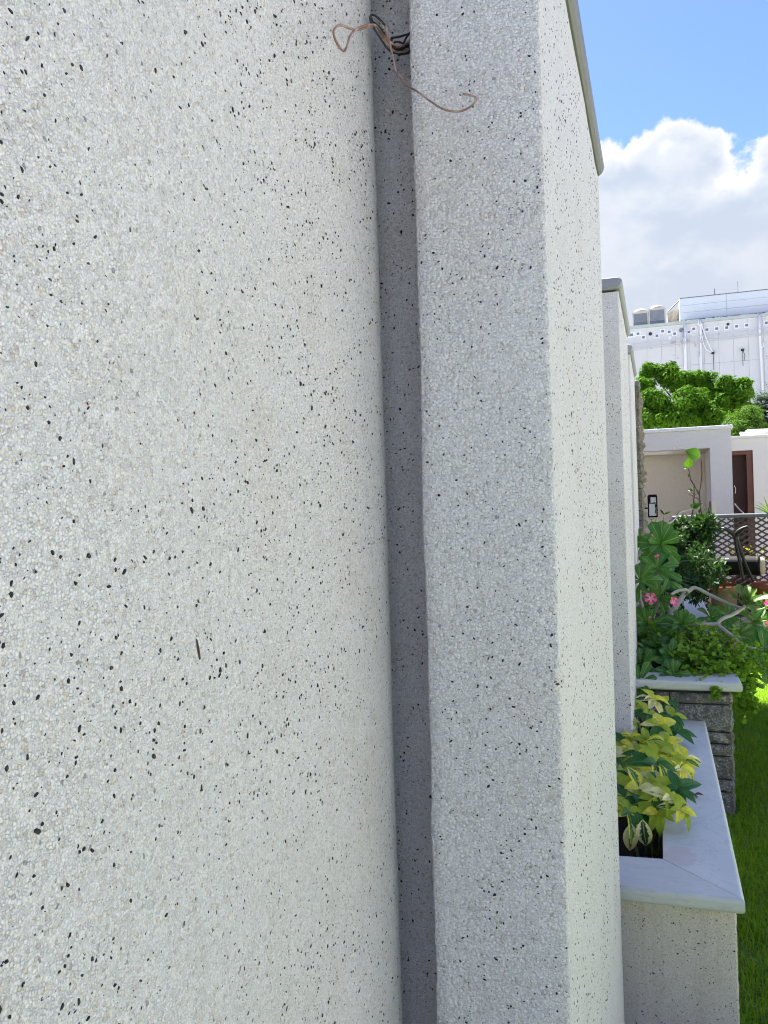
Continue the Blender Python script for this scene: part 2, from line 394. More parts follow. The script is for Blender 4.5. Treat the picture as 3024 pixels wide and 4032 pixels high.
for i in range(19):
    for j in range(4):
        x0 = 3.42+j*.62; y0 = -3.2+i*.64
        part('slab', MB().box((x0, y0, -.01), (x0+.6, y0+.62, .022+random.uniform(0,.004))), M['paving'], pav)
structure('bounce_drive', MB().add([(-.4,-40,.004),(5.9,-40,.004),(5.9,-3.4,.004),(-.4,-3.4,.004)], [(0,1,2,3)]), simple('grey_bounce_drive', (.37, .38, .40), .9, .15, 3))  # unseen paving added behind the camera, its tone bounces light onto the pier front
structure('bounce_terrace', MB().add([(5.92,-6,.012),(12.6,-6,.012),(12.6,9.3,.012),(5.92,9.3,.012)], [(0,1,2,3)]), M['paving'])  # pale ground added out of view, bounces warm sunlight onto the wall
structure('patio', MB().add([(-.4,9.3,-.004),(14,9.3,-.004),(14,20,-.004),(-.4,20,-.004)], [(0,1,2,3)]), M['paving'])

# ---------------------------------------------------------------- house added out of view to bounce sunlight onto the garden wall
bounce_villa = thing('bounce_villa', (12.6, 4, 0), 'two storey pale house added out of view to bounce sunlight onto the garden wall', 'house')
M['cream'] = simple('pale_bounce_render', (.62, .60, .55), .85, .06, 2, bump=.002, bscale=90); M['glass'] = simple('dark_window_glass', (.02, .025, .03), .08, .1, 1, spec=.5)
M['winframe'] = simple('white_window_frame', (.7, .7, .68), .5, .05, 3)
hw = [(1.4, 2.6, .9, 2.2), (5.2, 6.4, .9, 2.2), (-.6, .6, 3.9, 5.2), (3.1, 4.3, 3.9, 5.2), (6.6, 7.8, 3.9, 5.2), (3.3, 4.3, .0, 2.2)]
ycut = sorted({-1.2, 9.6, *[w[0] for w in hw], *[w[1] for w in hw]}); zcut = [0, .9, 2.2, 3.9, 5.2, 6.8]
mb = MB()
for y0, y1 in zip(ycut, ycut[1:]):
    for z0, z1 in zip(zcut, zcut[1:]):
        ym, zm = (y0+y1)/2, (z0+z1)/2
        if not any(w[0] < ym < w[1] and w[2] < zm < w[3] for w in hw): mb.box((12.6, y0, z0), (12.85, y1, z1))
part('facade', mb, M['cream'], bounce_villa, fix=False); part('house_body', MB().box((12.86, -1.2, 0), (21, 9.6, 6.8)), M['cream'], bounce_villa); part('parapet', MB().box((12.52, -1.28, 6.802), (21.1, 9.68, 7.1)), M['cream'], bounce_villa)
for k, w in enumerate(hw):
    f = part('door' if k == 5 else 'window', MB().box((12.78, w[0], w[2]), (12.80, w[1], w[3])), M['glass'], bounce_villa)
    fr = MB()
    for q in ((w[0], w[0]+.06, w[2], w[3]), (w[1]-.06, w[1], w[2], w[3]), (w[0]+.06, w[1]-.06, w[3]-.06, w[3]), (w[0]+.06, w[1]-.06, w[2], w[2]+.06), ((w[0]+w[1])/2-.025, (w[0]+w[1])/2+.025, w[2]+.06, w[3]-.06)): fr.box((12.72, q[0], q[2]), (12.778, q[1], q[3]))
    part('frame', fr, M['winframe'], f, fix=False)

# ---------------------------------------------------------------- the boundary wall
XA, XC, ZT = -.389, -.135, 2.557
wall = thing('garden_wall', (-.4, 1.2, 0), 'long pebble-dashed garden wall with projecting piers under grey copings', 'wall')
def sweep(prof, z0, z1, dz, jag):
    """vertical sweep of a plan profile; jag(i, z) -> (dx, dy) unevenness of profile point i"""
    zs = np.arange(z0, z1+1e-6, dz); mb = MB(); n = len(prof)
    for z in zs:
        for i, (x, y) in enumerate(prof):
            a, b2 = jag(i, z); mb.v.append((x+a, y+b2, float(z)))
    for r in range(len(zs)-1):
        for i in range(n-1):
            a = r*n+i; mb.f.append((a, a+1, a+1+n, a+n))
    return mb
def wob(seed, amp, scale):
    """smooth random waviness along z"""
    rs = np.random.RandomState(seed); k = rs.uniform(-1, 1, 4000)
    def f(z):
        t = z/scale+50; i = int(math.floor(t)); u = t-i; u = u*u*(3-2*u); return amp*(k[i % 4000]*(1-u)+k[(i+1) % 4000]*u)
    return f
w1, w2, w3, w4, w5 = wob(1,.0017,.16), wob(2,.0011,.0065), wob(3,.0010,.006), wob(4,.003,.3), wob(5,.0009,.0055)
# recessed panel with a rounded arris, then the shadow gap
pa = [(XA,-1.6),(XA,-.4),(XA,.3),(XA,.6),(XA,.9),(XA,1.1),(XA,1.165),(XA-.0006,1.178),(XA-.0022,1.189),(XA-.0050,1.198),(XA-.009,1.207),(XA-.015,1.214),(XA-.024,1.2195),(XA-.035,1.2215),(XA-.055,1.23),(XA-.062,1.25),(XA-.063,1.276)]
def jag_a(i, z):
    if i < 5: return (w4(z+i*3.3)*.4, 0)
    if i in (8, 9, 10, 11): return (w3(z*1.3+i)+w1(z+9)*.3, w5(z+i*7)*1.4)
    return (w4(z+5)*.3, 0)
panel = part('wall_panel', sweep(pa, .0, ZT, .0045, jag_a), M['pebble'], wall, smooth=True, fix=False)
for p in panel.data.polygons: pass
gap = part('recess_strip', sweep([(XA-.12,1.272),(-.40,1.272),(-.36,1.272),(-.30,1.272)], 0, ZT, .02, lambda i, z: (0, w4(z+i)*.6)), M['pebble_pier'], wall, smooth=True, fix=False)
def pier(y0, y1, fine):
    xl = -.321 if fine else -.62
    dz_ = .004 if fine else .02
    ys = list(np.linspace(y0, y1, 12))
    z_top = ZT-.010
    pts = [(xl, y0+.18), (xl, y0+.02), (xl, y0+.004), (xl+.003, y0), (xl+.02, y0), (xl+.07, y0), (xl+.13, y0), (XC-.006, y0), (XC-.0015, y0+.0015), (XC, y0+.006)] + [(XC, y) for y in ys[1:-1]] + [(XC, y1-.006), (XC-.002, y1-.001), (XC-.008, y1), (-.62, y1)]
    q = wob(int(y0*100), .0010, .0045); q2 = wob(int(y0*77), .0012, .25); q3 = wob(int(y0*55), .0025, .5)
    def jag(i, z):
        if i < 5: 
            lean = -.0055*(2.3-z)/1.4 if fine else 0
            return (w1(z)+q(z)+.6*q2(z*2.2)+lean, 0 if i < 2 else q2(z+2)*.5)
        if i in (7, 8, 9): return (q(z+7)*.8, q(z+i)*.8)
        if i > 9: return (q3(z*.9+i*1.7)*.55, 0)
        return (0, q2(z+i*2)*.5)
    return part('pier', sweep(pts, 0, z_top, dz_, jag), M['pebble_pier'], wall, smooth=True, fix=False)
PIERS = [(1.155, 2.46), (3.76, 4.86), (5.36, 6.40)]
pobj = [pier(a, b, i == 0) for i, (a, b) in enumerate(PIERS)]
for (a, b) in ((2.46, 3.76), (4.86, 5.36), (6.4, 13.0)):
    part('wall_panel', MB().add([(XA,a,0),(XA,b,0),(XA,b,ZT),(XA,a,ZT)], [(0,1,2,3)]), M['pebble'], wall, fix=False)
part('wall_back', MB().box((-.64,-1.6,0), (-.622,13.0,ZT)), M['pebble'], wall)
def coping(x0, x1, y0, y1, z0, parent, mat, th=.045, name='coping', ends=True):
    """slab with a half-round nose on the garden side and on its ends"""
    r = th/2; mb = MB(); prof = [(x0, z0), ] 
    pr = [(x0, z0)] + [(x1-r+r*math.cos(a)*.9, z0+r+r*math.sin(a)) for a in np.linspace(-math.pi/2, math.pi/2, 9)] + [(x0, z0+th)]
    n = len(pr); ring = []
    ins = [(0.0, .010), (.003, .004), (.010, 0.0)]
    ys = [(y0+a, b) for a, b in ins] + [(y1-a, b) for a, b in reversed(ins)]
    cx, cz = (x0+x1)/2, z0+r
    for (y, b) in ys:
        for (x, z) in pr:
            mb.v.append((x-(b if x > cx else 0), y, cz+(z-cz)*(1-b/r)))
    for i in range(len(ys)-1):
        for j in range(n): a = i*n+j; c = i*n+(j+1)%n; mb.f.append((a, c, c+n, a+n))
    mb.f.append(tuple(range(n))); mb.f.append(tuple(reversed(range((len(ys)-1)*n, len(ys)*n))))
    return part(name, mb, mat, parent, smooth=False)
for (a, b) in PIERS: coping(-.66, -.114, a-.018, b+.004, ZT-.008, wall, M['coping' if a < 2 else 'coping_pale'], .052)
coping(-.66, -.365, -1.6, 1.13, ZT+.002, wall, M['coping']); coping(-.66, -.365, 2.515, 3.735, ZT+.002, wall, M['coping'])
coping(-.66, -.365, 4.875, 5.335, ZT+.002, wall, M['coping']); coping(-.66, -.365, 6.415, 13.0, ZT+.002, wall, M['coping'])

# dark chips set in the render (black basalt chips among the white marble)
def chip_shape():
    n = random.choice((5, 6, 6, 7)); el = random.uniform(1.0, 2.1); a0 = random.uniform(0, 6.28)
    ring = []
    for k in range(n):
        a = a0+2*math.pi*k/n+random.uniform(-.3, .3); r = random.uniform(.75, 1.15)
        ring.append((r*math.cos(a)/math.sqrt(el), r*math.sin(a)*math.sqrt(el)))
    top = [(x*.62+random.uniform(-.08,.08), y*.62+random.uniform(-.08,.08)) for x, y in ring]
    vs = [(x, y, -.15) for x, y in ring]+[(x, y, .20+random.uniform(0,.12)) for x, y in top]
    fs = [(i, (i+1) % n, (i+1) % n+n, i+n) for i in range(n)]+[tuple(range(n, 2*n))]
    return vs, fs
CHIPS = [chip_shape() for _ in range(24)]
CHIP_ME = []
for vs, fs in CHIPS:
    mb = MB().add(vs, fs); me = mb.mesh('dark_chip'); me.materials.append(M['chip']); CHIP_ME.append(me)
camM = cam.matrix_world.inverted()
def seen_size(p, nrm, r):
    c = camM @ p
    if c.z > -.05: return 0
    d = (cam.location-p); x = c.x/-c.z; y = c.y/-c.z
    if abs(x) > .47 or abs(y) > .625: return 0
    return r/d.length*math.sqrt(max(0.0, d.normalized().dot(nrm)))
cand = []
def scatter(parent, O, U, V, Nn, dens, keep=None, rmin=.0011, rmax=.0022):
    """random dark chips over the rectangle O + U*u + V*v"""
    U, V, O, Nn = Vector(U), Vector(V), Vector(O), Vector(Nn); area = U.length*V.length
    rng = random.Random(int(area*1e5)+int(O.y*1000)); N = int(area*dens)
    cl = [(rng.random(), rng.random()) for _ in range(max(1, N//14))]
    for _ in range(N):
        if rng.random() < .14:
            c = rng.choice(cl); u = c[0]+rng.gauss(0, .012/U.length); v = c[1]+rng.gauss(0, .012/V.length)
        else: u, v = rng.random(), rng.random()
        if not (0 < u < 1 and 0 < v < 1): continue
        p = O+U*u+V*v
        if keep and not keep(p): continue
        r = rng.uniform(rmin, rmax)*(1.0 if rng.random() > .12 else 1.35)
        if rng.random() < .35: r *= .6
        a = rng.uniform(0, 6.28); ux = U.normalized(); vy = Nn.cross(ux)
        X = ux*math.cos(a)+vy*math.sin(a); Y = Nn.cross(X)
        m4 = Matrix((( X.x*r, Y.x*r, Nn.x*r, p.x),(X.y*r, Y.y*r, Nn.y*r, p.y),(X.z*r, Y.z*r, Nn.z*r, p.z),(0,0,0,1)))
        cand.append((seen_size(p, Nn, r), parent, m4, rng.randrange(len(CHIPS))))
scatter(panel, (XA+.0004, .30, .75), (0, .87, 0), (0, 0, 1.74), (1, 0, 0), 2700, rmin=.0011, rmax=.0022)
scatter(panel, (XA+.0003, .31, .76), (0, .86, 0), (0, 0, 1.72), (1, 0, 0), 2600, rmin=.0005, rmax=.0010)
scatter(gap, (-.44, 1.2716, .81), (.12, 0, 0), (0, 0, 1.68), (0, -1, 0), 3200, rmin=.0005, rmax=.0010)
scatter(pobj[0], (-.317, 1.1548, .71), (.179, 0, 0), (0, 0, 1.80), (0, -1, 0), 2600, rmin=.0005, rmax=.0010)
scatter(panel, (XA+.0004, -.7, .75), (0, 1.0, 0), (0, 0, 1.74), (1, 0, 0), 900)
scatter(gap, (-.445, 1.2715, .8), (.125, 0, 0), (0, 0, 1.7), (0, -1, 0), 2700)
scatter(pobj[0], (-.318, 1.1547, .7), (.181, 0, 0), (0, 0, 1.82), (0, -1, 0), 1900)
scatter(pobj[0], (XC+.0004, 1.16, .5), (0, 1.295, 0), (0, 0, 2.02), (1, 0, 0), 1500)
scatter(pobj[1], (-.30, 3.7598, .6), (.162, 0, 0), (0, 0, 1.9), (0, -1, 0), 2000, rmin=.0014, rmax=.003)
scatter(pobj[1], (XC+.0004, 3.77, .6), (0, 1.08, 0), (0, 0, 1.9), (1, 0, 0), 700)

# ---------------------------------------------------------------- front planter
pl1 = thing('rendered_planter', (.03, 2.54, 0), 'low pebble-dashed planter with grey marble rim holding a yellow variegated shrub', 'planter')
Z1 = .488
b1 = sweep([(-.30,2.544),(-.06,2.544),(0,2.544),(.07,2.544),(.172,2.544),(.1775,2.546),(.179,2.552),(.179,2.9),(.179,3.6),(.179,4.5)], 0, .443, .006, lambda i, z: (w3(z+i)*(.7 if 3 < i < 7 else 0), w5(z+i)*(.7 if 3 < i < 7 else 0)))
body1 = part('planter_body', b1, M['pebble_old'], pl1, smooth=True, fix=False)
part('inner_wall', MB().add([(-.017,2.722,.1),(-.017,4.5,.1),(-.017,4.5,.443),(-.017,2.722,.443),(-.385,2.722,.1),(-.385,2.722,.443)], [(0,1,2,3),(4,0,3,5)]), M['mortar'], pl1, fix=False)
part('soil', MB().box((-.385, 2.724, .05), (-.019, 4.5, .30)), M['soil'], pl1)
scatter(body1, (-.13, 2.5435, .02), (.30, 0, 0), (0, 0, .41), (0, -1, 0), 1700, rmin=.0013, rmax=.0026)
scatter(body1, (.1795, 2.56, .02), (0, 1.9, 0), (0, 0, .41), (1, 0, 0), 500, rmin=.0013, rmax=.0026)
def slab(name, plan, z1, th, mat, parent, nose, seg=6, r=None):
    """flat slab over a plan polygon; edges listed in nose get a rounded profile"""
    bm = bmesh.new(); n = len(plan); off = base(parent)
    vb = [bm.verts.new((x-off.x, y-off.y, z1-th-off.z)) for x, y in plan]; vt = [bm.verts.new((x-off.x, y-off.y, z1-off.z)) for x, y in plan]
    bm.faces.new(list(reversed(vb))); bm.faces.new(vt)
    for i in range(n): bm.faces.new((vb[i], vb[(i+1) % n], vt[(i+1) % n], vt[i]))
    bm.edges.ensure_lookup_table(); es = []
    for e in bm.edges:
        zs = [v.co.z for v in e.verts]
        if abs(zs[0]-zs[1]) > 1e-6: continue
        for i in nose:
            pts = {(round(plan[i][0]-off.x, 5), round(plan[i][1]-off.y, 5)), (round(plan[(i+1) % n][0]-off.x, 5), round(plan[(i+1) % n][1]-off.y, 5))}
            if {(round(v.co.x, 5), round(v.co.y, 5)) for v in e.verts} == pts: es.append(e)
    bmesh.ops.bevel(bm, geom=es, offset=r or th*.3, segments=4, affect='EDGES', profile=.5)
    bmesh.ops.recalc_face_normals(bm, faces=bm.faces)
    me = bpy.data.meshes.new(name); bm.to_mesh(me); bm.free(); return link(name, me, mat, parent)
g = .0012
slab('rim_slab', [(-.24,2.491),(.199-g,2.491+g*.5),(-.017-g,2.722-g),(-.24,2.706)], Z1, .044, M['marble_front'], pl1, [0])
slab('rim_slab', [(.199,2.491+2*g),(.200,3.392),(-.017,3.402),(-.017,2.722+g)], Z1, .044, M['marble'], pl1, [0])
slab('rim_slab', [(.200,3.395),(.200,4.505),(-.017,4.505),(-.017,3.405)], Z1-.0012, .044, M['marble'], pl1, [0])

# ---------------------------------------------------------------- stone planter behind it
def stone_block(w, h, d, seed, nx=8, nz=5, amp=.018):
    """rock-faced block: front at y=0 facing -y, rough; centred on its base"""
    rg = random.Random(seed); mb = MB()
    for j in range(nz+1):
        for i in range(nx+1):
            u, v = i/nx, j/nz; e = min(u*nx, (1-u)*nx, v*nz, (1-v)*nz)
            pf = 0 if e < .5 else rg.uniform(.3, 1.0)
            jx = 0 if i in (0, nx) else rg.uniform(-.3, .3)*w/nx; jz = 0 if j in (0, nz) else rg.uniform(-.3, .3)*h/nz
            ex = rg.uniform(-.002, .002)
            mb.v.append((-w/2+u*w+jx+ex, -amp*pf, v*h+jz+ex))
    k = nx+1
    for j in range(nz):
        for i in range(nx):
            a = j*k+i
            if (i+j+seed) % 2: mb.f += [(a, a+1, a+k+1), (a, a+k+1, a+k)]
            else: mb.f += [(a, a+1, a+k), (a+1, a+k+1, a+k)]
    n0 = len(mb.v); mb.v += [(-w/2, d, 0), (w/2, d, 0), (w/2, d, h), (-w/2, d, h)]
    mb.f += [tuple([n0, n0+1]+list(reversed(range(0, k)))), tuple([n0+3]+list(range(nz*k, nz*k+k))+[n0+2]),
             tuple([n0]+[j*k for j in range(nz+1)]+[n0+3]), tuple([n0+1, n0+2]+[j*k+nx for j in reversed(range(nz+1))])]
    return mb
pl2 = thing('stone_planter', (.1, 4.52, 0), 'raised grey rock-faced stone planter with marble rim crowded with desert roses', 'planter')
part('planter_core', MB().box((-.134, 4.535, 0), (.315, 8.55, .636)), M['mortar'], pl2)
rows = [.125, .065, .117, .063, .06, .14, .058]
def place(mb, name, mat, parent, M4):
    me = mb.mesh(name); fixn(me); me.materials.append(mat); return inst(name, me, M4, parent)
z = .004; sd = 10
for r_i, h in enumerate(rows):
    cuts = [-.134, .03 if r_i % 2 == 0 else -.02, .325] if r_i not in (5,) else [-.134, .04, .325]
    for i in range(len(cuts)-1):
        a, b = cuts[i]+(.004 if i else 0), cuts[i+1]-.004; sd += 1
        place(stone_block(b-a, h-.010, .03, sd), 'stone', M['stone'], pl2, Matrix.Translation(((a+b)/2, 4.524, z)))
    y = 4.516+(.0 if r_i % 2 else .14)
    if r_i % 2 == 0:
        sd += 1; place(stone_block(.13, h-.010, .03, sd), 'stone', M['stone_warm'], pl2, Matrix.Translation((.321, 4.516+.068, z)) @ Matrix.Rotation(R(90), 4, 'Z'))
    while y < 8.5:
        L = random.uniform(.28, .5); L = min(L, 8.55-y); sd += 1
        place(stone_block(L-.008, h-.010, .03, sd), 'stone', M['stone'], pl2, Matrix.Translation((.321, y+L/2, z)) @ Matrix.Rotation(R(90), 4, 'Z'))
        y += L
    z += h
Z2 = .692
slab('rim_slab', [(-.134,4.472),(.376,4.472),(.376,4.69),(-.134,4.69)], Z2, .047, M['marble_front'], pl2, [0, 1])
ys = [4.692, 6.2, 7.66, 8.62]
for a, b in zip(ys, ys[1:]): slab('rim_slab', [(.376,a),(.376,b-.003),(.19,b-.003),(.19,a)], Z2, .047, M['marble'], pl2, [0])
part('soil', MB().box((-.385, 4.692, .60), (.188, 8.6, .65)), M['soil'], pl2)

# ---------------------------------------------------------------- stone pier with the lamp
sp = thing('stone_pier', (-.3, 6.8, 0), 'rock-faced beige stone pier standing at the far end of the rendered piers', 'pier')
part('pier_core', MB().box((-.60, 6.50, 0), (-.125, 7.16, 2.46)), M['mortar'], sp)
z = 0.0
while z < 2.45:
    h = random.choice((.05, .06, .075, .09, .11)); h = min(h, 2.47-z); y = 6.44
    if h < .02: break
    while y < 7.19:
        L = min(random.uniform(.16, .36), 7.2-y); sd += 1
        if L > .04: place(stone_block(L-.006, h-.006, .05, sd, 5, 3, random.uniform(.012, .034)), 'stone', M['stone_warm'], sp, Matrix.Translation((-.112+random.uniform(-.006,.008), y+L/2, z+.003)) @ Matrix.Rotation(R(90), 4, 'Z'))
        y += L
    for (xa, xb) in ((-.59, -.34), (-.335, -.115)):
        sd += 1; place(stone_block(xb-xa, h-.006, .05, sd, 4, 2, .012), 'stone', M['stone_warm'], sp, Matrix.Translation(((xa+xb)/2, 6.47, z+.003)))
    z += h
coping(-.66, -.095, 6.41, 6.66, 2.482, sp, M['coping'])

M['black'] = simple('black_metal', (.006, .006, .007), .6, .2, 20, spec=.12)
M['opal'] = simple('opal_panel', (.62, .63, .70), .35, .05, 3)
lamp = thing('wall_lamp', (-0.077, 7.05, 1.497), 'black framed wall lantern with white panes on the stone pier', 'lamp')
lx, ly, lz = base(lamp)
def lb(x0, x1, z0, z1, y0=0, y1=.07): return MB().box((lx+x0, ly+y0, lz+z0), (lx+x1, ly+y1, lz+z1))
fr = MB()
for a in ((0,.010,0,.175),(.066,.076,0,.175),(0.010,.066,0,.012),(0.010,.066,.112,.120),(.010,.066,.165,.175)):
    fr.box((lx+a[0], ly, lz+a[2]), (lx+a[1], ly+.012, lz+a[3])); fr.box((lx+a[0], ly+.060, lz+a[2]), (lx+a[1], ly+.072, lz+a[3]))
fr.box((lx, ly+.012, lz), (lx+.010, ly+.06, lz+.012)); fr.box((lx+.066, ly+.012, lz), (lx+.076, ly+.06, lz+.012)); fr.box((lx, ly+.012, lz+.165), (lx+.076, ly+.06, lz+.175))
part('frame', fr, M['black'], lamp); part('pane', lb(.011,.056,.013,.111,.006,.010), M['opal'], lamp); part('pane', lb(.024,.065,.121,.164,.006,.010), M['opal'], lamp)
part('side_plate', lb(.0102,.0235,.1205,.1645,.004,.008), M['black'], lamp)
part('cap', lb(.006,.072,.1755,.186,.004,.068), M['black'], lamp)
part('wall_bracket', lb(-.05,-.001,.07,.082,.03,.045), M['black'], lamp)
part('bulb', MB().lathe((lx+.0605, ly+.03, lz+.03), [(.001,0),(.004,.0),(.004,.03),(.0025,.032),(.0025,.05),(.0045,.053),(.0045,.075),(.001,.078)], 10), M['black'], lamp)

# ---------------------------------------------------------------- wires from the shadow gap
def wire_mat():
    m, T, b = new_mat('bare_copper'); v = obj_vec(T); f, _ = T.noise(v, 40, 4, .6)
    T.put(b.inputs['Base Color'], T.ramp(f, [(.3, (.16, .09, .075)), (.5, (.34, .20, .16)), (.66, (.50, .36, .30)), (.75, (.62, .5, .44))]))
    b.inputs['Metallic'].default_value = .35; b.inputs['Roughness'].default_value = .5; return m
M['copper'] = wire_mat(); M['cable'] = simple('tarnished_wire', (.035, .036, .036), .55, .4, 60)
wr = thing('wire_bundle', (-0.3402, 1.22, 2.3156), 'tangled copper and blackened wires poking out of the wall groove', 'wires')
def wire(pts, mat, r=.0014, name='copper_wire'):
    part(name, MB().tube(pts, r, 8, 6), mat, wr, smooth=True)
wire([(-0.3383, 1.235, 2.3261), (-0.3429, 1.19, 2.292), (-0.3512, 1.165, 2.2834), (-0.3616, 1.15, 2.298), (-0.3549, 1.1, 2.2839), (-0.346, 1.04, 2.2476), (-0.339, 0.98, 2.2096), (-0.3323, 0.93, 2.1819), (-0.3284, 0.885, 2.1606), (-0.3309, 0.87, 2.1465), (-0.3323, 0.88, 2.1396), (-0.3273, 0.89, 2.1332), (-0.328, 0.905, 2.1477), (-0.3325, 0.93, 2.1741), (-0.3355, 0.97, 2.2057), (-0.3466, 1.06, 2.2619), (-0.3574, 1.12, 2.2915), (-0.3581, 1.17, 2.2985), (-0.3514, 1.2, 2.3046), (-0.3394, 1.24, 2.3362)], M['copper'])
wire([(-0.338, 1.235, 2.3346), (-0.3412, 1.18, 2.2947), (-0.3465, 1.155, 2.2853), (-0.3515, 1.14, 2.2891), (-0.35, 1.13, 2.2994), (-0.3424, 1.125, 2.2672), (-0.3368, 1.12, 2.2423), (-0.3304, 1.115, 2.2189), (-0.312, 1.11, 2.1952), (-0.3007, 1.107, 2.1852), (-0.2795, 1.1, 2.1637), (-0.2603, 1.1, 2.1488), (-0.2411, 1.1, 2.1427), (-0.2269, 1.1, 2.1451), (-0.2158, 1.1, 2.1524), (-0.2198, 1.105, 2.1618), (-0.2354, 1.11, 2.1703)], M['copper'], .0014)
for s_, pts in enumerate(([(-0.3391, 1.24, 2.3448), (-0.3424, 1.215, 2.3163), (-0.3472, 1.18, 2.2863), (-0.3585, 1.17, 2.2875), (-0.3691, 1.16, 2.3037), (-0.3774, 1.15, 2.3191), (-0.3786, 1.148, 2.3291), (-0.3728, 1.148, 2.3299), (-0.3623, 1.15, 2.3199), (-0.3586, 1.16, 2.3151), (-0.362, 1.165, 2.3062), (-0.3578, 1.18, 2.2968), (-0.3486, 1.2, 2.3012), (-0.3409, 1.245, 2.3363)],
     [(-0.3385, 1.235, 2.3203), (-0.343, 1.195, 2.2911), (-0.353, 1.18, 2.2888), (-0.3603, 1.172, 2.2972), (-0.3674, 1.165, 2.317), (-0.3785, 1.16, 2.3276), (-0.3805, 1.158, 2.3338)],
     [(-0.3389, 1.24, 2.3534), (-0.3436, 1.21, 2.3224), (-0.3442, 1.19, 2.2978), (-0.3528, 1.18, 2.2944), (-0.3589, 1.185, 2.3122), (-0.3538, 1.21, 2.3274), (-0.3418, 1.25, 2.3537)],
     [(-0.34, 1.24, 2.3189), (-0.3411, 1.205, 2.3079), (-0.3453, 1.19, 2.3064), (-0.354, 1.185, 2.3056), (-0.3549, 1.18, 2.2948), (-0.3473, 1.19, 2.2901), (-0.3398, 1.215, 2.303), (-0.3398, 1.24, 2.3261)])):
    wire(pts, M['cable'], .0016, 'dark_wire')
# ---------------------------------------------------------------- plants: shared leaf meshes
def leaf_me(name, mat, prof, fold=.12, droop=.25, wave=0.0, seg=8):
    """leaf along +Y, length 1, upper side +Z; prof(t) is the half width"""
    mb = MB(); uv = []
    for i in range(seg+1):
        t = i/seg; w = prof(t); zc = -droop*t*t+.06*math.sin(t*3.1)
        for k, s in enumerate((-1, -.5, 0, .5, 1)):
            x = s*w; mb.v.append((x, t-.0, zc+abs(s)*w*fold*2+wave*math.sin(t*11+s*2)*abs(s)*w)); uv.append((.5+s*.5, t))
    for i in range(seg):
        for k in range(4):
            a = i*5+k; mb.f.append((a, a+1, a+6, a+5))
    me = mb.mesh(name); l = me.uv_layers.new(name='UVMap')
    for lp in me.loops: l.data[lp.index].uv = uv[lp.vertex_index]
    me.polygons.foreach_set('use_smooth', [True]*len(me.polygons)); me.materials.append(mat); return me
obov = lambda w: (lambda t: w*(.16+.84*math.sin(min(1, t**1.25)*math.pi*.62)**1.3)*(1 if t < .86 else math.sqrt(max(0, 1-((t-.86)/.14)**2))*.985+.015))
ellip = lambda w: (lambda t: w*max(.02, math.sin(math.pi*t**.9)**.8)*(1 if t > .06 else .5))
lance = lambda w: (lambda t: w*max(.015, (math.sin(math.pi*min(1, t*.97+.03)))**1.0))
roundl = lambda w: (lambda t: w*max(.04, math.sqrt(max(0, 1-(2*t-1)**2))))
ROSE = [leaf_me('leaf', M['rose_leaf'], obov(w), f, d, .06) for w, f, d in ((.19,.16,.18),(.17,.22,.35),(.21,.10,.05),(.15,.3,.5))]
ROSEW = [leaf_me('leaf', M['rose_leaf'], obov(w), f, d, .06) for w, f, d in ((.25,.14,.10),(.23,.18,.2))]
ROSEP = [leaf_me('leaf', M['rose_leaf_pale'], obov(w), f, d, .06) for w, f, d in ((.15,.25,.15),(.13,.3,.3),(.16,.2,-.1))]
SHY = [leaf_me('leaf', M['shef_yellow'], ellip(w), f, d, .08) for w, f, d in ((.28,.18,.35),(.25,.3,.55),(.30,.12,.2))]
SHL = [leaf_me('leaf', M['shef_lime'], ellip(w), f, d, .06) for w, f, d in ((.28,.2,.3),(.25,.25,.5))]
SHC = [leaf_me('leaf', M['shef_cream'], ellip(w), f, d, .08) for w, f, d in ((.25,.2,.3),(.27,.3,.5))]
SHG = [leaf_me('leaf', M['shef_green'], ellip(w), f, d, .05) for w, f, d in ((.23,.2,.4),(.26,.25,.6))]
YNG = [leaf_me('leaf', M['young_leaf'], ellip(.40), .1, .2), leaf_me('leaf', M['young_leaf'], ellip(.30), .15, .3)]
def frame_from(n, roll=0):
    n = Vector(n).normalized(); x = n.cross(Vector((0, 0, 1)))
    if x.length < 1e-3: x = Vector((1, 0, 0))
    x.normalize(); y = n.cross(x); return x, y, n
def leaf_at(parent, me, p, d, up, L, wid=1.0):
    d = Vector(d).normalized(); up = Vector(up); x = d.cross(up)
    if x.length < 1e-3: x = d.orthogonal()
    x.normalize(); z = x.cross(d)
    m4 = Matrix(((x.x*L*wid, d.x*L, z.x*L, p[0]),(x.y*L*wid, d.y*L, z.y*L, p[1]),(x.z*L*wid, d.z*L, z.z*L, p[2]),(0,0,0,1)))
    return inst('leaf', me, m4, parent)
def rosette(parent, c, axis, L, n, mes, spread=(.15, 1.25), rg=random, gap=None):
    """whorl of leaves round the end of a branch"""
    x, y, a = frame_from(axis); c = Vector(c)
    for k in range(n):
        t = (k+.5)/n; az = k*2.39996+rg.uniform(-.25, .25); tl = spread[0]+(spread[1]-spread[0])*t**.6+rg.uniform(-.12, .12)
        rad = x*math.cos(az)+y*math.sin(az); d = a*math.cos(tl)+rad*math.sin(tl)
        up = a*math.sin(tl)-rad*math.cos(tl)
        leaf_at(parent, rg.choice(mes), c-a*(t*L*.16), d, up, L*(.55+.5*t**.5)*rg.uniform(.85, 1.12))
TOCAM = Vector((0, -1, .18))
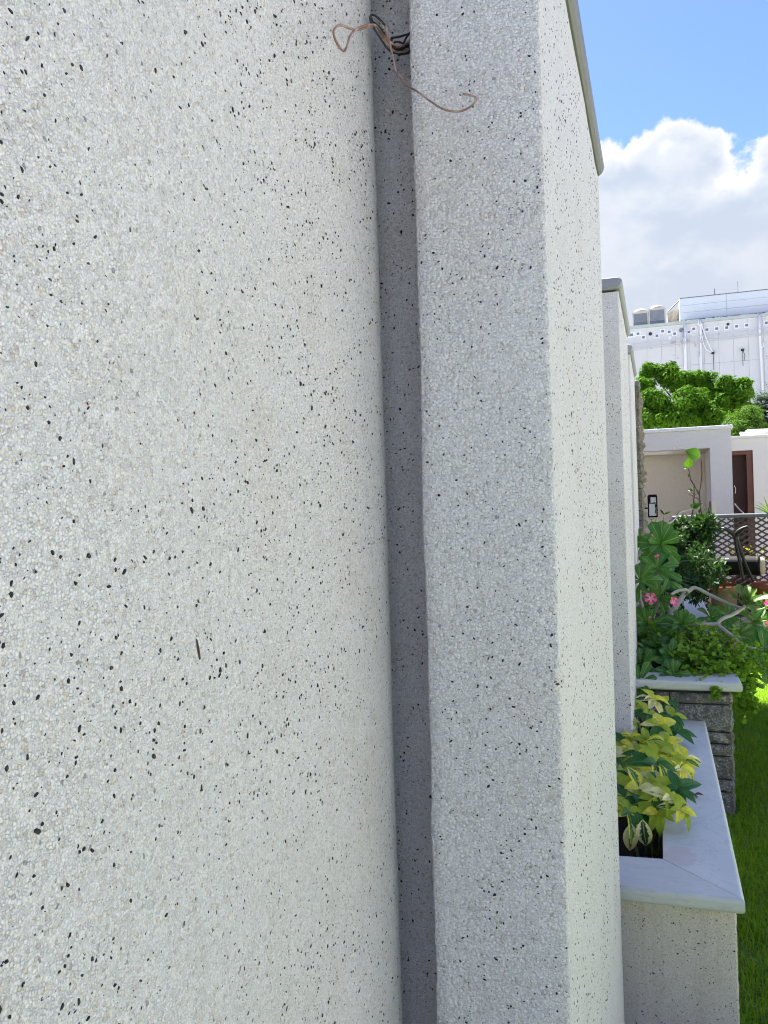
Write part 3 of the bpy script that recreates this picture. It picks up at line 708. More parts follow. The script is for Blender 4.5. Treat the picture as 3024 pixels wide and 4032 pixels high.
# --- desert roses
def rose_plant(loc, label): return thing('desert_rose', loc, label, 'desert rose plant', 'desert roses in the stone planter')
rz1 = rose_plant((-0.099, 5.3, 0.608), 'tall desert rose against the pier with large dark leaf whorls and a pink flower')
rz2 = rose_plant((-0.007, 4.75, 0.612), 'low desert rose with dark leaf whorls hanging over the front marble rim')
rz3 = rose_plant((0.13, 5.3, 0.671), 'spreading desert rose with bare pale branches and yellow green leaf tips over the lawn')
RS = [(rz1, (0.008, 5.75, 1.342), (.05,-1,.25), .158, 17, ROSEW, (.75, 1.5)),
      (rz1, (-0.017, 5.6, 1.176), (.15,-.8,.75), .145, 13, ROSE, (.3, 1.45)),
      (rz1, (-0.114, 5.25, 1.141), (-.15,-.8,.6), .125, 13, ROSE, (.25, 1.5)),
      (rz1, (-0.008, 5.45, 1.019), (.25,-1,.1), .13, 11, ROSE, (.4, 1.5)),
      (rz1, (-0.121, 6.1, 1.335), (-.3,-.5,.8), .13, 9, ROSEP, (.2, 1.2)),
      (rz1, (-0.079, 5.1, 0.897), (-.15,-1,.35), .125, 14, ROSE, (.4, 1.5)),
      (rz1, (0.035, 5.6, 0.919), (.3,-.7,.6), .11, 11, ROSE+ROSEP, (.3, 1.4)),
      (rz2, (-0.11, 4.75, 0.726), (-.2,-.8,.6), .118, 12, ROSE, (.3, 1.5)),
      (rz2, (-0.119, 4.52, 0.67), (.0,-.9,.45), .120, 12, ROSE, (.4, 1.5)),
      (rz2, (0.044, 4.8, 0.756), (.3,-.9,.4), .105, 12, ROSE, (.35, 1.5)),
      (rz2, (0.051, 4.62, 0.695), (.15,-.9,.5), .098, 12, ROSE, (.35, 1.5)),
      (rz2, (-0.143, 4.56, 0.597), (.2,-.7,-.4), .085, 8, ROSE, (.3, 1.4)),
      (rz3, (0.111, 5.1, 0.894), (.05,-.9,.55), .122, 16, ROSE+ROSEP[:1], (.25, 1.5)),
      (rz3, (0.48, 5.3, 0.995), (.10,-.35,.9), .155, 15, ROSEP, (.12, 1.1)),
      (rz3, (0.422, 5.15, 0.833), (.35,-.6,.7), .105, 13, ROSEP+ROSE[:1], (.25, 1.35)),
      (rz3, (0.598, 5.4, 0.965), (.5,-.5,.7), .14, 12, ROSEP+ROSE, (.25, 1.4)),
      (rz3, (0.391, 5.5, 0.9), (.0,-.8,.5), .105, 9, ROSE, (.4, 1.5)),
      (rz3, (0.297, 5.6, 0.88), (.1,-.7,.7), .105, 11, ROSE+ROSEP, (.3, 1.45)),
      (rz3, (0.556, 5.2, 0.731), (.2,-.6,.5), .17, 14, ROSE, (.45, 1.6)),
      (rz1, (-0.073, 5.9, 1.207), (-.1,-.8,.7), .13, 11, ROSE, (.4, 1.5)),
      (rz1, (0.044, 6, 1.081), (.4,-.7,.6), .14, 11, ROSE, (.4, 1.5)),
      (rz1, (-0.078, 5.6, 0.957), (-.2,-.8,.5), .12, 10, ROSE, (.5, 1.5)),
      (rz1, (0.002, 5.4, 0.808), (.1,-.8,.6), .11, 12, ROSE, (.4, 1.5)),
      (rz2, (-0.031, 5, 0.773), (.0,-.8,.6), .11, 12, ROSE, (.4, 1.5)),
      (rz2, (-0.035, 4.7, 0.634), (.1,-.8,.5), .10, 10, ROSE, (.4, 1.5)),
      (rz3, (0.357, 5.5, 0.836), (.2,-.7,.6), .11, 12, ROSE, (.35, 1.5)),
      (rz3, (0.537, 5.5, 0.859), (.2,-.7,.6), .13, 13, ROSE+ROSEP, (.35, 1.5)),
      (rz3, (0.529, 5.4, 0.761), (.2,-.7,.6), .12, 12, ROSE, (.35, 1.5))]
for (o, c, ax, L, n, mes, sp_) in RS: rosette(o, c, ax, L, n, mes, sp_)
def branch(o, pts, r0, r1, mat='branch'):
    n = len(pts); part('branch', MB().tube(pts, [r0+(r1-r0)*i/(n-1) for i in range(n)], 8, 5), M[mat], o, smooth=True)
branch(rz1, [(-0.123, 5.3, 0.607), (-0.123, 5.35, 0.828), (-0.114, 5.4, 0.966), (-0.13, 5.45, 1.012), (-0.151, 5.5, 1.096), (-0.163, 5.6, 1.189), (-0.143, 5.7, 1.252), (-0.106, 5.8, 1.274)], .016, .010)
branch(rz1, [(-0.106, 5.38, 0.933), (-0.121, 5.32, 1.032), (-0.115, 5.27, 1.128)], .012, .009)
branch(rz1, [(-0.123, 5.3, 0.778), (-0.153, 5.25, 0.927), (-0.169, 5.25, 1.04), (-0.162, 5.3, 1.114)], .008, .004)
branch(rz1, [(-0.143, 5.7, 1.252), (-0.068, 5.9, 1.381), (-0.004, 5.78, 1.335)], .010, .008)
branch(rz1, [(-0.083, 5.4, 0.705), (-0.045, 5.5, 0.896), (-0.008, 5.47, 1.011), (-0.014, 5.6, 1.164)], .012, .007)
branch(rz1, [(0.005, 6.2, 1.415), (0.039, 6.3, 1.451), (0.085, 6.4, 1.465), (0.126, 6.5, 1.499), (0.169, 6.6, 1.539), (0.253, 6.65, 1.56)], .008, .005)
branch(rz2, [(0.016, 4.8, 0.551), (-0.041, 4.85, 0.668), (-0.101, 4.77, 0.712)], .014, .008)
branch(rz2, [(0.028, 4.8, 0.552), (0.045, 4.85, 0.696), (0.046, 4.8, 0.746)], .012, .008)
branch(rz3, [(-0.002, 5.2, 0.685), (0.009, 5.3, 0.865), (0.031, 5.3, 0.899), (0.073, 5.32, 0.954), (0.104, 5.34, 1.002), (0.138, 5.36, 1.046), (0.171, 5.38, 1.069), (0.207, 5.4, 1.081), (0.303, 5.4, 1.03), (0.392, 5.38, 0.988), (0.473, 5.34, 0.96)], .020, .0085)
branch(rz3, [(0.149, 5.36, 1.046), (0.158, 5.3, 1.066), (0.147, 5.27, 1.083), (0.115, 5.25, 1.082), (0.088, 5.23, 1.076), (0.061, 5.2, 1.062)], .010, .0085)
branch(rz3, [(0.058, 5.35, 0.887), (0.048, 5.32, 0.92), (0.047, 5.28, 0.981)], .009, .007)
branch(rz3, [(0.105, 5.2, 0.798), (0.157, 5.15, 0.872), (0.232, 5.1, 0.899), (0.299, 5.1, 0.902), (0.323, 5.12, 0.921), (0.351, 5.15, 0.933), (0.39, 5.2, 0.941), (0.447, 5.28, 0.964), (0.475, 5.3, 0.987)], .012, .010)
branch(rz3, [(0.304, 5.1, 0.9), (0.347, 5.05, 0.87), (0.385, 5.03, 0.84), (0.418, 5, 0.806), (0.449, 4.98, 0.792), (0.489, 4.96, 0.791)], .011, .0055)
branch(rz3, [(0.151, 5.2, 0.864), (0.223, 5.2, 0.849), (0.286, 5.2, 0.834), (0.335, 5.2, 0.802), (0.415, 5.2, 0.771)], .009, .006)
branch(rz3, [(0.364, 5.06, 0.851), (0.398, 5.1, 0.835), (0.424, 5.14, 0.832)], .007, .006)
branch(rz3, [(0.48, 5.3, 0.981), (0.543, 5.36, 0.952), (0.591, 5.4, 0.959)], .009, .007)
branch(rz3, [(0.415, 5.2, 0.771), (0.495, 5.2, 0.724), (0.556, 5.2, 0.726)], .007, .006)
PET = leaf_me('petal', M['petal'], obov(.36), .10, .12, .05); PIN = leaf_me('petal', M['petal_in'], lance(.17), .2, .06)
def flower(o, c, n, L, k=5, rot=0.0, openy=1.25):
    f = bpy.data.objects.new('flower', None); COL.objects.link(f); f.parent = o; f.location = Vector(c)-base(o); BASE[f.name] = Vector(c); f.empty_display_size = .02
    x, y, a = frame_from(n)
    for i in range(k):
        az = rot+2*math.pi*i/k; rad = x*math.cos(az)+y*math.sin(az); d = a*math.cos(openy)+rad*math.sin(openy); up = a*math.sin(openy)-rad*math.cos(openy)
        for me, l, lift in ((PET, L, 0), (PIN, L*.6, .0009)):
            e = leaf_at(f, me, Vector(c)+a*lift, d, up, l); e.name = 'petal'
    th = MB().tube([Vector(c)-a*.022, Vector(c)+a*.0015], [.0022, .0042], 8, 0); part('throat', th, M['stem'], f)
flower(rz1, (-0.053, 4.98, 1.061), (-.05,-1,.10), .037, rot=.35)
flower(rz3, (0.066, 5.1, 1.026), (.6,-.7,.3), .035, rot=.1, openy=1.0)
flower(rz1, (-0.009, 5.5, 1.257), (-.3,-.3,.9), .028, 5, openy=.6)
flower(rz3, (0.381, 4.9, 0.816), (.2,-.8,.5), .016, openy=.5); flower(rz3, (0.575, 5.1, 1.013), (0,-.7,.7), .03, openy=.8); flower(rz3, (0.567, 5.1, 0.895), (0,-.7,.7), .025, openy=.5)
flower(rz1, (-0.066, 4.95, 0.945), (.3,-.6,.7), .022, openy=.3)

# --- variegated shrub in the front planter
sh = thing('variegated_shrub', (-.08, 3.6, .33), 'yellow and green variegated umbrella shrub filling the front rendered planter', 'shrub')
WH = ['y', 'c', 'y', 'g', 'g', 'y', 'y', 'y', 'c', 'y', 'y', 'c', 'y', 'c', 'y', 'y', 'y', 'y', 'c', 'y', 'g', 'g', 'g', 'y', 'c', 'g', 'c', 'g', 'y', 'g', 'c', 'g', 'g', 'g']
WHP = [(-0.156, 3.55, 0.564), (-0.079, 3.75, 0.576), (-0.021, 3.9, 0.609), (0.035, 4.1, 0.6), (0.052, 4, 0.558), (-0.031, 3.5, 0.587), (-0.098, 3.4, 0.56), (0.031, 3.55, 0.58), (0.054, 3.4, 0.57), (0.001, 3.25, 0.56), (-0.171, 3.9, 0.614), (-0.191, 4.2, 0.647), (-0.133, 4.2, 0.622), (-0.143, 3.75, 0.592), (-0.056, 3.15, 0.571), (-0.144, 3.2, 0.548), (-0.019, 3.02, 0.578), (0.011, 2.98, 0.597), (0.043, 2.95, 0.569), (-0.125, 2.92, 0.559), (-0.161, 3.35, 0.571), (-0.082, 3, 0.541), (-0.034, 3.3, 0.616), (-0.001, 3.7, 0.586), (0.074, 3.5, 0.578), (-0.072, 4.1, 0.613), (-0.095, 3.1, 0.585), (0.038, 3.1, 0.588), (-0.032, 2.97, 0.549), (-0.184, 3.7, 0.583), (-0.052, 4.3, 0.635), (0.013, 4.35, 0.612), (-0.094, 3.5, 0.586), (-0.145, 3.05, 0.558)]
rg = random.Random(21)
for k, c in zip(WH, WHP):
    c = Vector(c); mes = {'y': SHY+SHL+SHL+SHC[:1]+SHG[:1], 'c': SHC+SHY[:2]+SHL, 'g': SHG+SHG+SHY[:1]+SHL[:1]}[k]
    ax = Vector((.35+rg.uniform(-.35,.35), -.55+rg.uniform(-.3,.3), .75)).normalized()
    rosette(sh, c, ax, .088*rg.uniform(.82, 1.12), rg.choice((6, 7, 7, 8)), mes, (.95, 1.6), rg)
    rt = Vector((-.075+.3*(c.x+.07)+rg.uniform(-.02,.02), c.y+.12+rg.uniform(-.05,.05), .34))
    rt.y = min(max(rt.y, 2.95), 4.4); mid = c*.5+rt*.5+Vector((-.02, .02, .05))
    part('stem', MB().tube([rt, mid, c-ax*.01], [.006, .0045, .0028], 6, 4), M['stem'], sh, smooth=True)
for (p, d, me) in (((-0.115, 2.88, 0.533), (-.10,-.12,-1), SHC[0]), ((-0.079, 2.88, 0.549), (.08,-.1,-1), SHC[1]), ((-0.097, 2.9, 0.568), (.15,-.3,-1), SHG[0])):
    leaf_at(sh, me, p, d, (0,-1,.1), .098)
dl = thing('fallen_leaf', (0.063, 3.3247, 0.497), 'single drooping leaf with brown dry tip over the marble rim joint', 'leaf')
leaf_at(dl, SHG[0], (0.0564, 3.3195, 0.5), (1,-.05,.04), (0,-.4,1), .062, .8)
leaf_at(dl, leaf_me('dry_tip', simple('dry_leaf', (.16,.07,.05), .8, .3, 40), ellip(.3), .3, .1), (0.0988, 3.3084, 0.5), (1,.1,.12), (0,0,1), .034).name = 'dry_tip'

# --- leafy masses made of many small leaves
def leaf_cloud(mb_pts, L, wid, rg, shape='round', jitter=.9):
    """mb_pts: list of (point, outward direction); returns an MB of small folded leaves"""
    mb = MB()
    for p, d in mb_pts:
        d = (Vector(d)+Vector((rg.gauss(0,1), rg.gauss(0,1), rg.gauss(0,1)))*jitter*.5).normalized()
        up = (Vector((0,0,1))+Vector((rg.gauss(0,1), rg.gauss(0,1), rg.gauss(0,1)))*.45); x = d.cross(up)
        if x.length < 1e-3: continue
        x.normalize(); z = x.cross(d); l = L*rg.uniform(.65, 1.25); w = l*wid; p = Vector(p)
        q = [p, p+d*l*.28+x*w*.42+z*l*.06, p+d*l*.68+x*w*.5+z*l*.04, p+d*l-z*l*.06, p+d*l*.68-x*w*.5+z*l*.04, p+d*l*.28-x*w*.42+z*l*.06] if shape == 'round' else \
            [p, p+d*l*.3+x*w*.4+z*l*.05, p+d*l*.6+x*w*.33+z*l*.04, p+d*l-z*l*.1, p+d*l*.6-x*w*.33+z*l*.04, p+d*l*.3-x*w*.4+z*l*.05]
        k = len(mb.v); mb.v += [tuple(v) for v in q]; mb.f += [(k,k+1,k+2,k+3),(k,k+3,k+4,k+5)]
    return mb
def sprigs(rg, n, blob, step, per, droop, out=(0, -.3, .5)):
    """shoots running out of ellipsoids; blob: list of (centre, radii). returns leaf points and stem tubes"""
    pts, st = [], MB()
    for _ in range(n):
        c, r = rg.choice(blob); u = Vector((rg.gauss(0,1), rg.gauss(0,1), rg.gauss(0,1))).normalized()
        s = Vector(c)+Vector((u.x*r[0], u.y*r[1], u.z*r[2]))*rg.uniform(.35, .95); d = (Vector((u.x, u.y, u.z*.8))+Vector(out)).normalized(); line = [s.copy()]
        for k in range(per):
            d = (d+Vector((rg.gauss(0,.12), rg.gauss(0,.12), rg.gauss(0,.12)-droop))).normalized(); s = s+d*step; line.append(s.copy())
            side = d.cross(Vector((rg.gauss(0,1), rg.gauss(0,1), rg.gauss(0,1)))).normalized()
            pts.append((s, d*.3+side)); pts.append((s, d*.3-side))
        pts.append((s, d)); st.tube(line[::2]+[line[-1]], .0012, 4, 0, False)
    return pts, st
rg = random.Random(5)
jd = thing('trailing_shrub', (0.232, 4.8, 0.61), 'bright green small round leaved shrub spilling over the stone planter rim', 'shrub')
blob = [((0.166, 4.85, 0.7), (.07,.10,.08)), ((0.271, 5, 0.727), (.09,.12,.10)), ((0.339, 4.95, 0.686), (.07,.12,.09)), ((0.381, 4.9, 0.646), (.05,.10,.08)), ((0.238, 5.3, 0.757), (.10,.12,.07)), ((0.13, 5.2, 0.757), (.07,.1,.07)), ((0.265, 4.75, 0.647), (.08,.08,.05)), ((-0.117, 5.1, 0.768), (.06,.08,.06)), ((0.419, 5.05, 0.696), (.06,.1,.06)), ((0.16, 4.75, 0.618), (.05,.07,.03)), ((0.173, 5, 0.738), (.08,.1,.08))]
pts, st = sprigs(rg, 620, blob, .022, 5, .12)
for path in ([(0.249, 4.66, 0.669), (0.245, 4.56, 0.665), (0.249, 4.48, 0.659), (0.253, 4.45, 0.637), (0.256, 4.44, 0.612)], [(0.237, 4.66, 0.664), (0.235, 4.5, 0.663), (0.24, 4.45, 0.641), (0.245, 4.44, 0.625)], [(0.285, 4.66, 0.675), (0.276, 4.52, 0.67), (0.264, 4.45, 0.652)], [(0.155, 4.6, 0.673), (0.164, 4.55, 0.664), (0.178, 4.5, 0.69)], [(0.201, 4.6, 0.684), (0.183, 4.52, 0.681)],
             [(0.391, 4.8, 0.661), (0.403, 4.75, 0.602), (0.413, 4.72, 0.548), (0.402, 4.7, 0.491), (0.385, 4.7, 0.451)], [(0.401, 4.8, 0.678), (0.431, 4.75, 0.633), (0.448, 4.7, 0.59), (0.458, 4.68, 0.547), (0.438, 4.67, 0.505)], [(0.413, 4.72, 0.555), (0.432, 4.7, 0.522), (0.461, 4.68, 0.518)], [(0.409, 4.8, 0.629), (0.441, 4.75, 0.653), (0.454, 4.7, 0.644)], [(0.439, 5, 0.731), (0.506, 4.95, 0.747), (0.546, 4.9, 0.739)], [(0.38, 4.75, 0.67), (0.387, 4.7, 0.576), (0.39, 4.68, 0.52)]):
    pp = [Vector(p) for p in path]; st.tube(pp, .0013, 5, 3)
    for a, b in zip(pp, pp[1:]):
        for k in range(7):
            s = a.lerp(b, k/7); side = (b-a).normalized().cross(Vector((rg.gauss(0,1), rg.gauss(0,1), rg.gauss(0,1)))).normalized(); pts += [(s, side), (s, -side)]
part('foliage', leaf_cloud(pts, .026, .95, rg), M['jade'], jd, fix=False, kind='stuff'); part('stems', st, M['twig'], jd, kind='stuff')
def bush(loc, label, blobs, n, mat, L, name='green_shrub', wid=.5, step=.03, per=4, group=None):
    o = thing(name, loc, label, 'shrub', group); r2 = random.Random(int(n)); p2, s2 = sprigs(r2, n, blobs, step, per, .04, (0,-.1,.35))
    part('foliage', leaf_cloud(p2, L, wid, r2, 'pt'), M[mat], o, fix=False, kind='stuff'); part('stems', s2, M['twig'], o, kind='stuff'); return o
bush((0.188, 7.2, 0.947), 'dark green dense shrub growing beside the lattice fence post', [((0.173, 7.4, 1.242), (.10,.12,.10)), ((0.215, 7.5, 1.316), (.11,.12,.06)), ((0.223, 7.3, 1.169), (.09,.12,.08)), ((0.158, 7.2, 1.137), (.08,.1,.08)), ((0.35, 7.5, 1.372), (.03,.05,.04)), ((0.319, 7.5, 1.321), (.04,.06,.04))], 330, 'dark_shrub', .056)
bush((0.269, 6.9, 0.865), 'dark green low shrub in front of the terracotta pots', [((0.241, 6.9, 1.054), (.11,.14,.08)), ((0.331, 7, 1.053), (.08,.12,.06)), ((0.184, 6.8, 0.976), (.10,.12,.07)), ((0.235, 6.8, 1.001), (.09,.12,.05)), ((0.08, 6.5, 1.045), (.08,.1,.08))], 330, 'dark_shrub', .052)
stp = thing('strap_leaf_plant', (-0.007, 6, 0.896), 'plant with long arching bluish strap leaves behind the flowers', 'plant')
STRAP = leaf_me('leaf', M['strap'], lance(.055), .35, .28)
for (p, q, L) in (((-0.003, 6, 1.05), (0.184, 5.9, 1.071), .24), ((-0.004, 6, 1.008), (0.157, 5.9, 0.971), .24), ((0.043, 6.1, 1.04), (0.192, 6, 1.024), .2), ((0.014, 6, 1.12), (0.182, 6, 1.208), .22), ((0.032, 6.1, 1.17), (0.165, 6.1, 1.221), .17), ((-0.002, 5.9, 1.097), (0.128, 5.7, 1.125), .2)):
    leaf_at(stp, STRAP, p, Vector(q)-Vector(p)+Vector((0,0,.04)), (0,-.5,1), L)
# --- saplings with a few large leaves
sg = thing('bare_sapling', (0.243, 7.6, 1.251), 'thin twiggy sapling bearing a few large light green leaves before the alcove', 'sapling')
def tw(pts, r=.006, mat='twig', o=sg): part('twig', MB().tube(pts, [r*(1-.5*i/(len(pts)-1)) for i in range(len(pts))], 6, 3), M[mat], o, smooth=True)
tw([(0.242, 7.6, 1.231), (0.249, 7.6, 1.351), (0.276, 7.6, 1.491), (0.289, 7.6, 1.558), (0.3, 7.6, 1.67), (0.303, 7.6, 1.766)], .0085)
tw([(0.303, 7.6, 1.758), (0.278, 7.6, 1.811), (0.269, 7.6, 1.872), (0.255, 7.6, 1.912)], .005)
tw([(0.353, 7.65, 0.986), (0.364, 7.65, 1.227), (0.359, 7.65, 1.428), (0.352, 7.65, 1.568), (0.347, 7.65, 1.677), (0.361, 7.65, 1.769), (0.371, 7.65, 1.849), (0.371, 7.65, 1.949), (0.368, 7.65, 1.989)], .008)
tw([(0.347, 7.65, 1.669), (0.325, 7.62, 1.71), (0.303, 7.6, 1.77)], .005); tw([(0.348, 7.65, 1.685), (0.315, 7.63, 1.734), (0.271, 7.6, 1.811)], .004)
tw([(0.35, 7.65, 1.629), (0.304, 7.62, 1.658), (0.256, 7.6, 1.684)], .004); tw([(0.304, 7.6, 1.67), (0.335, 7.62, 1.689)], .003); tw([(0.349, 7.65, 1.488), (0.369, 7.65, 1.528), (0.396, 7.65, 1.555)], .003); tw([(0.3, 7.6, 1.678), (0.275, 7.6, 1.703)], .003)
for (p, q, L, i, up) in (((0.358, 7.6, 1.991), (0.254, 7.55, 2.062), .135, 0, (0,-1,.3)), ((0.255, 7.6, 1.912), (0.27, 7.55, 1.985), .095, 0, (.2,-1,.1)), ((0.251, 7.6, 1.913), (0.214, 7.5, 1.914), .055, 1, (0,-.6,.8)), ((0.267, 7.6, 1.824), (0.264, 7.6, 1.848), .035, 1, (0,-1,.3)), ((0.294, 7.6, 1.71), (0.26, 7.6, 1.72), .045, 1, (0,-1,.3)), ((0.289, 7.6, 1.558), (0.306, 7.6, 1.602), .06, 1, (.5,-1,.2)), ((0.297, 7.6, 1.554), (0.362, 7.6, 1.604), .085, 1, (0,-1,.6)), ((0.293, 7.6, 1.554), (0.276, 7.6, 1.599), .05, 1, (0,-1,.2))):
    leaf_at(sg, YNG[i], p, Vector(q)-Vector(p), up, L)
ds = thing('dry_seedlings', (0.028, 7.3, 1.366), 'thin dry flower stalks rising beside the wall lantern', 'stalks')
for pts in ([(-0.066, 7.3, 1.329), (-0.055, 7.3, 1.446), (-0.037, 7.3, 1.543), (-0.017, 7.3, 1.581)], [(-0.036, 7.3, 1.328), (-0.021, 7.3, 1.445), (-0.008, 7.3, 1.53), (-0.002, 7.3, 1.592)], [(0.038, 7.3, 1.327), (0.04, 7.3, 1.412), (0.047, 7.3, 1.513)], [(-0.072, 7.3, 1.485), (-0.046, 7.3, 1.477), (-0.02, 7.3, 1.495)]): tw(pts, .003, 'stem', ds)
for (p, q) in (((-0.017, 7.3, 1.577), (-0.009, 7.3, 1.6)), ((-0.014, 7.3, 1.573), (0, 7.3, 1.553)), ((0.047, 7.3, 1.513), (0.026, 7.3, 1.549)), ((0.047, 7.3, 1.513), (0.088, 7.3, 1.535)), ((-0.052, 7.3, 1.524), (-0.031, 7.3, 1.609)), ((-0.077, 7.3, 1.583), (-0.031, 7.3, 1.601))): leaf_at(ds, YNG[1], p, Vector(q)-Vector(p), (0,-1,.4), (Vector(q)-Vector(p)).length*1.3, .5)
pt = thing('palm_plant', (.98, 8.3, .5), 'spiky narrow palm leaves poking in beside the lattice fence', 'palm')
SPK = leaf_me('leaf', M['rose_leaf_pale'], lance(.035), .5, .2)
for (px, q) in enumerate(((0.867, 8.2, 1.588), (0.898, 8.2, 1.6), (0.926, 8.2, 1.62), (0.877, 8.2, 1.554), (0.851, 8.2, 1.572), (0.999, 8.3, 1.631))):
    p = Vector((0.993, 8.3, 1.431)); leaf_at(pt, SPK, p, Vector(q)-p, (-.3,-.6,.8), (Vector(q)-p).length*1.05)

# ---------------------------------------------------------------- pots, low wall, lattice fence
M['terracotta'] = simple('terracotta', (.24, .085, .045), .85, .3, 14, bump=.003, bscale=60)
M['clay_old'] = simple('lime_stained_clay', (.17, .12, .085), .9, .55, 13, bump=.005, bscale=50)
lw = thing('low_stone_wall', (.75, 8.95, 0), 'low dark stone block wall carrying the terracotta pots', 'wall')
part('wall_core', MB().box((.40,8.83,0),(2.6,9.20,.47)), M['mortar'], lw)
for r_ in range(3):
    x = .40
    while x < 2.58:
        w = min(random.uniform(.22,.36), 2.6-x); sd += 1
        if w > .05: place(stone_block(w-.008, .148, .05, sd, 5, 3, .016), 'stone', M['stone'], lw, Matrix.Translation((x+w/2, 8.80, .004+r_*.158)))
        x += w
    sd += 1; place(stone_block(.36, .148, .05, sd, 5, 3, .016), 'stone', M['stone'], lw, Matrix.Translation((.372, 9.01, .004+r_*.158)) @ Matrix.Rotation(R(-90), 4, 'Z'))
def pot(c, r, h, label, mat):
    o = thing('terracotta_pot', c, label, 'pot', 'terracotta pots on the low stone wall')
    part('body', MB().lathe(c, [(.02,.0),(r*.66,.0),(r*.70,.01),(r*.88,h*.62),(r*.93,h*.82)], 32), M[mat], o, smooth=True)
    part('rim', MB().lathe(c, [(r*.92,h*.80),(r,h*.81),(r*1.02,h*.86),(r*1.02,h*.97),(r,h),(r*.90,h),(r*.88,h*.95),(r*.87,h*.75)], 32), M['terracotta'], o, smooth=True)
    part('soil', MB().lathe(c, [(.0001,h*.80),(r*.88,h*.80)], 24), M['soil'], o); return o
p1 = pot((.60, 8.95, .478), .150, .285, 'weathered lime-stained terracotta pot with a red rim', 'clay_old')
p2 = pot((1.08, 9.0, .478), .20, .315, 'wide dark terracotta pot under the black canister', 'terracotta')
sh_ = thing('pot_shard', (.60, 9.02, .74), 'curved terracotta shard stuck upright in the weathered pot', 'shard')
part('shard', MB().lathe((.60, 8.96, .70), [(.128,.0),(.138,.10),(.148,.10),(.146,.12),(.131,.12),(.120,.0)], 16, (.5, 2.3)), M['terracotta'], sh_)
can = thing('canister', (.80, 9.05, .78), 'black cylinder lying on its side across the terracotta pots with beige end', 'canister')
cc = Vector((0.727, 9.05, 0.956)); ca = Vector((.985, -.17, 0)).normalized()
def cyl(a, b, r, n=28): return MB().tube([a, b], r, n, 0)
part('drum', cyl(cc-ca*.27, cc+ca*.20, .098), M['black'], can, smooth=False)
part('collar', MB().tube([cc+ca*.20, cc+ca*.215, cc+ca*.235], [.100,.102,.094], 28, 0), M['black'], can)
part('end_cap', MB().tube([cc+ca*.235, cc+ca*.25, cc+ca*.275], [.088,.086,.07], 24, 0), simple('beige_end', (.36,.31,.22), .8, .3, 20), can)
M['label'] = simple('worn_label', (.42,.47,.55), .7, .5, 60)
fx = ca; fy = Vector((0,0,1)); fn = fx.cross(fy)
if fn.y > 0: fn = -fn
def on_drum(u, ang): return cc+ca*u+(fn*math.cos(ang)+fy*math.sin(ang))*.0992
for (u0,u1,a0,a1) in ((-.145,-.075,.40,.56),(-.145,-.128,.60,.88),(-.09,-.05,.78,.92),(-.13,-.09,.88,.93)):
    part('label_scrap', MB().add([on_drum(u0,a0),on_drum(u1,a0+.03),on_drum(u1-.004,a1),on_drum(u0+.003,a1-.02)], [(0,1,2,3)]), M['label'], can, fix=False)
ms_ = thing('metal_stand', (0.749, 8.75, 0.827), 'black forked iron bar stand with two curved arms in front of the fence', 'stand')
M['iron'] = simple('black_iron', (.018,.018,.019), .5, .3, 30)
for pts, r0, r1 in (([(0.705, 8.72, 1.269), (0.723, 8.73, 1.146), (0.749, 8.74, 0.996), (0.775, 8.76, 0.826)], .019, .015), ([(0.714, 8.72, 1.269), (0.757, 8.74, 1.122), (0.804, 8.76, 0.976), (0.868, 8.78, 0.82)], .019, .014)):
    part('leg', MB().tube(pts, [r0, r0, r1, r1], 8, 4), M['iron'], ms_, smooth=True)
for pts in ([(0.705, 8.71, 1.274), (0.666, 8.68, 1.312), (0.614, 8.65, 1.346), (0.559, 8.63, 1.365)], [(0.713, 8.71, 1.274), (0.741, 8.68, 1.315), (0.781, 8.66, 1.346), (0.821, 8.64, 1.363)]):
    part('arm', MB().tube(pts, [.024,.024,.017,.011], 8, 4), M['iron'], ms_, smooth=True)
part('joint', MB().tube([(0.709, 8.71, 1.296), (0.709, 8.72, 1.246)], [.024,.026], 10, 0), M['iron'], ms_)
fe = thing('lattice_fence', (1.2, 9.45, 0), 'weathered diagonal lattice fence panel with a round grey top rail', 'fence')
M['lattice'] = simple('weathered_lattice', (.07,.058,.052), .85, .35, 25); M['rail'] = simple('grey_rail', (.12,.13,.14), .5, .25, 18)
FX0, FX1, FZ0, FZ1, FY = .165, 2.6, .30, 1.43, 9.45
rail = MB().tube([(FX0-.02,FY,FZ1+.02),(.8,FY,FZ1+.026),(1.6,FY,FZ1+.02),(FX1,FY,FZ1+.02)], .022, 10, 3); part('top_rail', rail, M['rail'], fe, smooth=True)
part('post', MB().box((FX0-.02,FY-.03,0),(FX0+.022,FY+.03,FZ1)), M['black'], fe); part('post', MB().box((FX1-.02,FY-.03,0),(FX1+.02,FY+.03,FZ1)), M['black'], fe)
part('bottom_rail', MB().box((FX0+.022,FY-.015,FZ0-.03),(FX1-.02,FY+.015,FZ0)), M['black'], fe)
for s in (1, -1):
    sl = .62; H_ = FZ1-FZ0; run = H_/sl; step = .098; x = FX0-run+.02
    while x < FX1:
        for dx in ((0,) ):
            xa, xb = x, x+run; za, zb = (FZ0, FZ1) if s > 0 else (FZ1, FZ0); t0 = max(0, (FX0+.022-xa)/run); t1 = min(1, (FX1-.022-xa)/run)
            if t1-t0 > .03:
                part('slat', MB().beam((xa+run*t0, FY+.005*s, za+(zb-za)*t0), (xa+run*t1, FY+.005*s, za+(zb-za)*t1), .009, .017, (0,0,1)), M['lattice'], fe, fix=False)
        x += step*(1+random.uniform(-.04,.04))
wp = thing('white_pipe', (.59, 10.2, 0), 'slim white pipe standing behind the lattice fence by the alcove pillar', 'pipe')
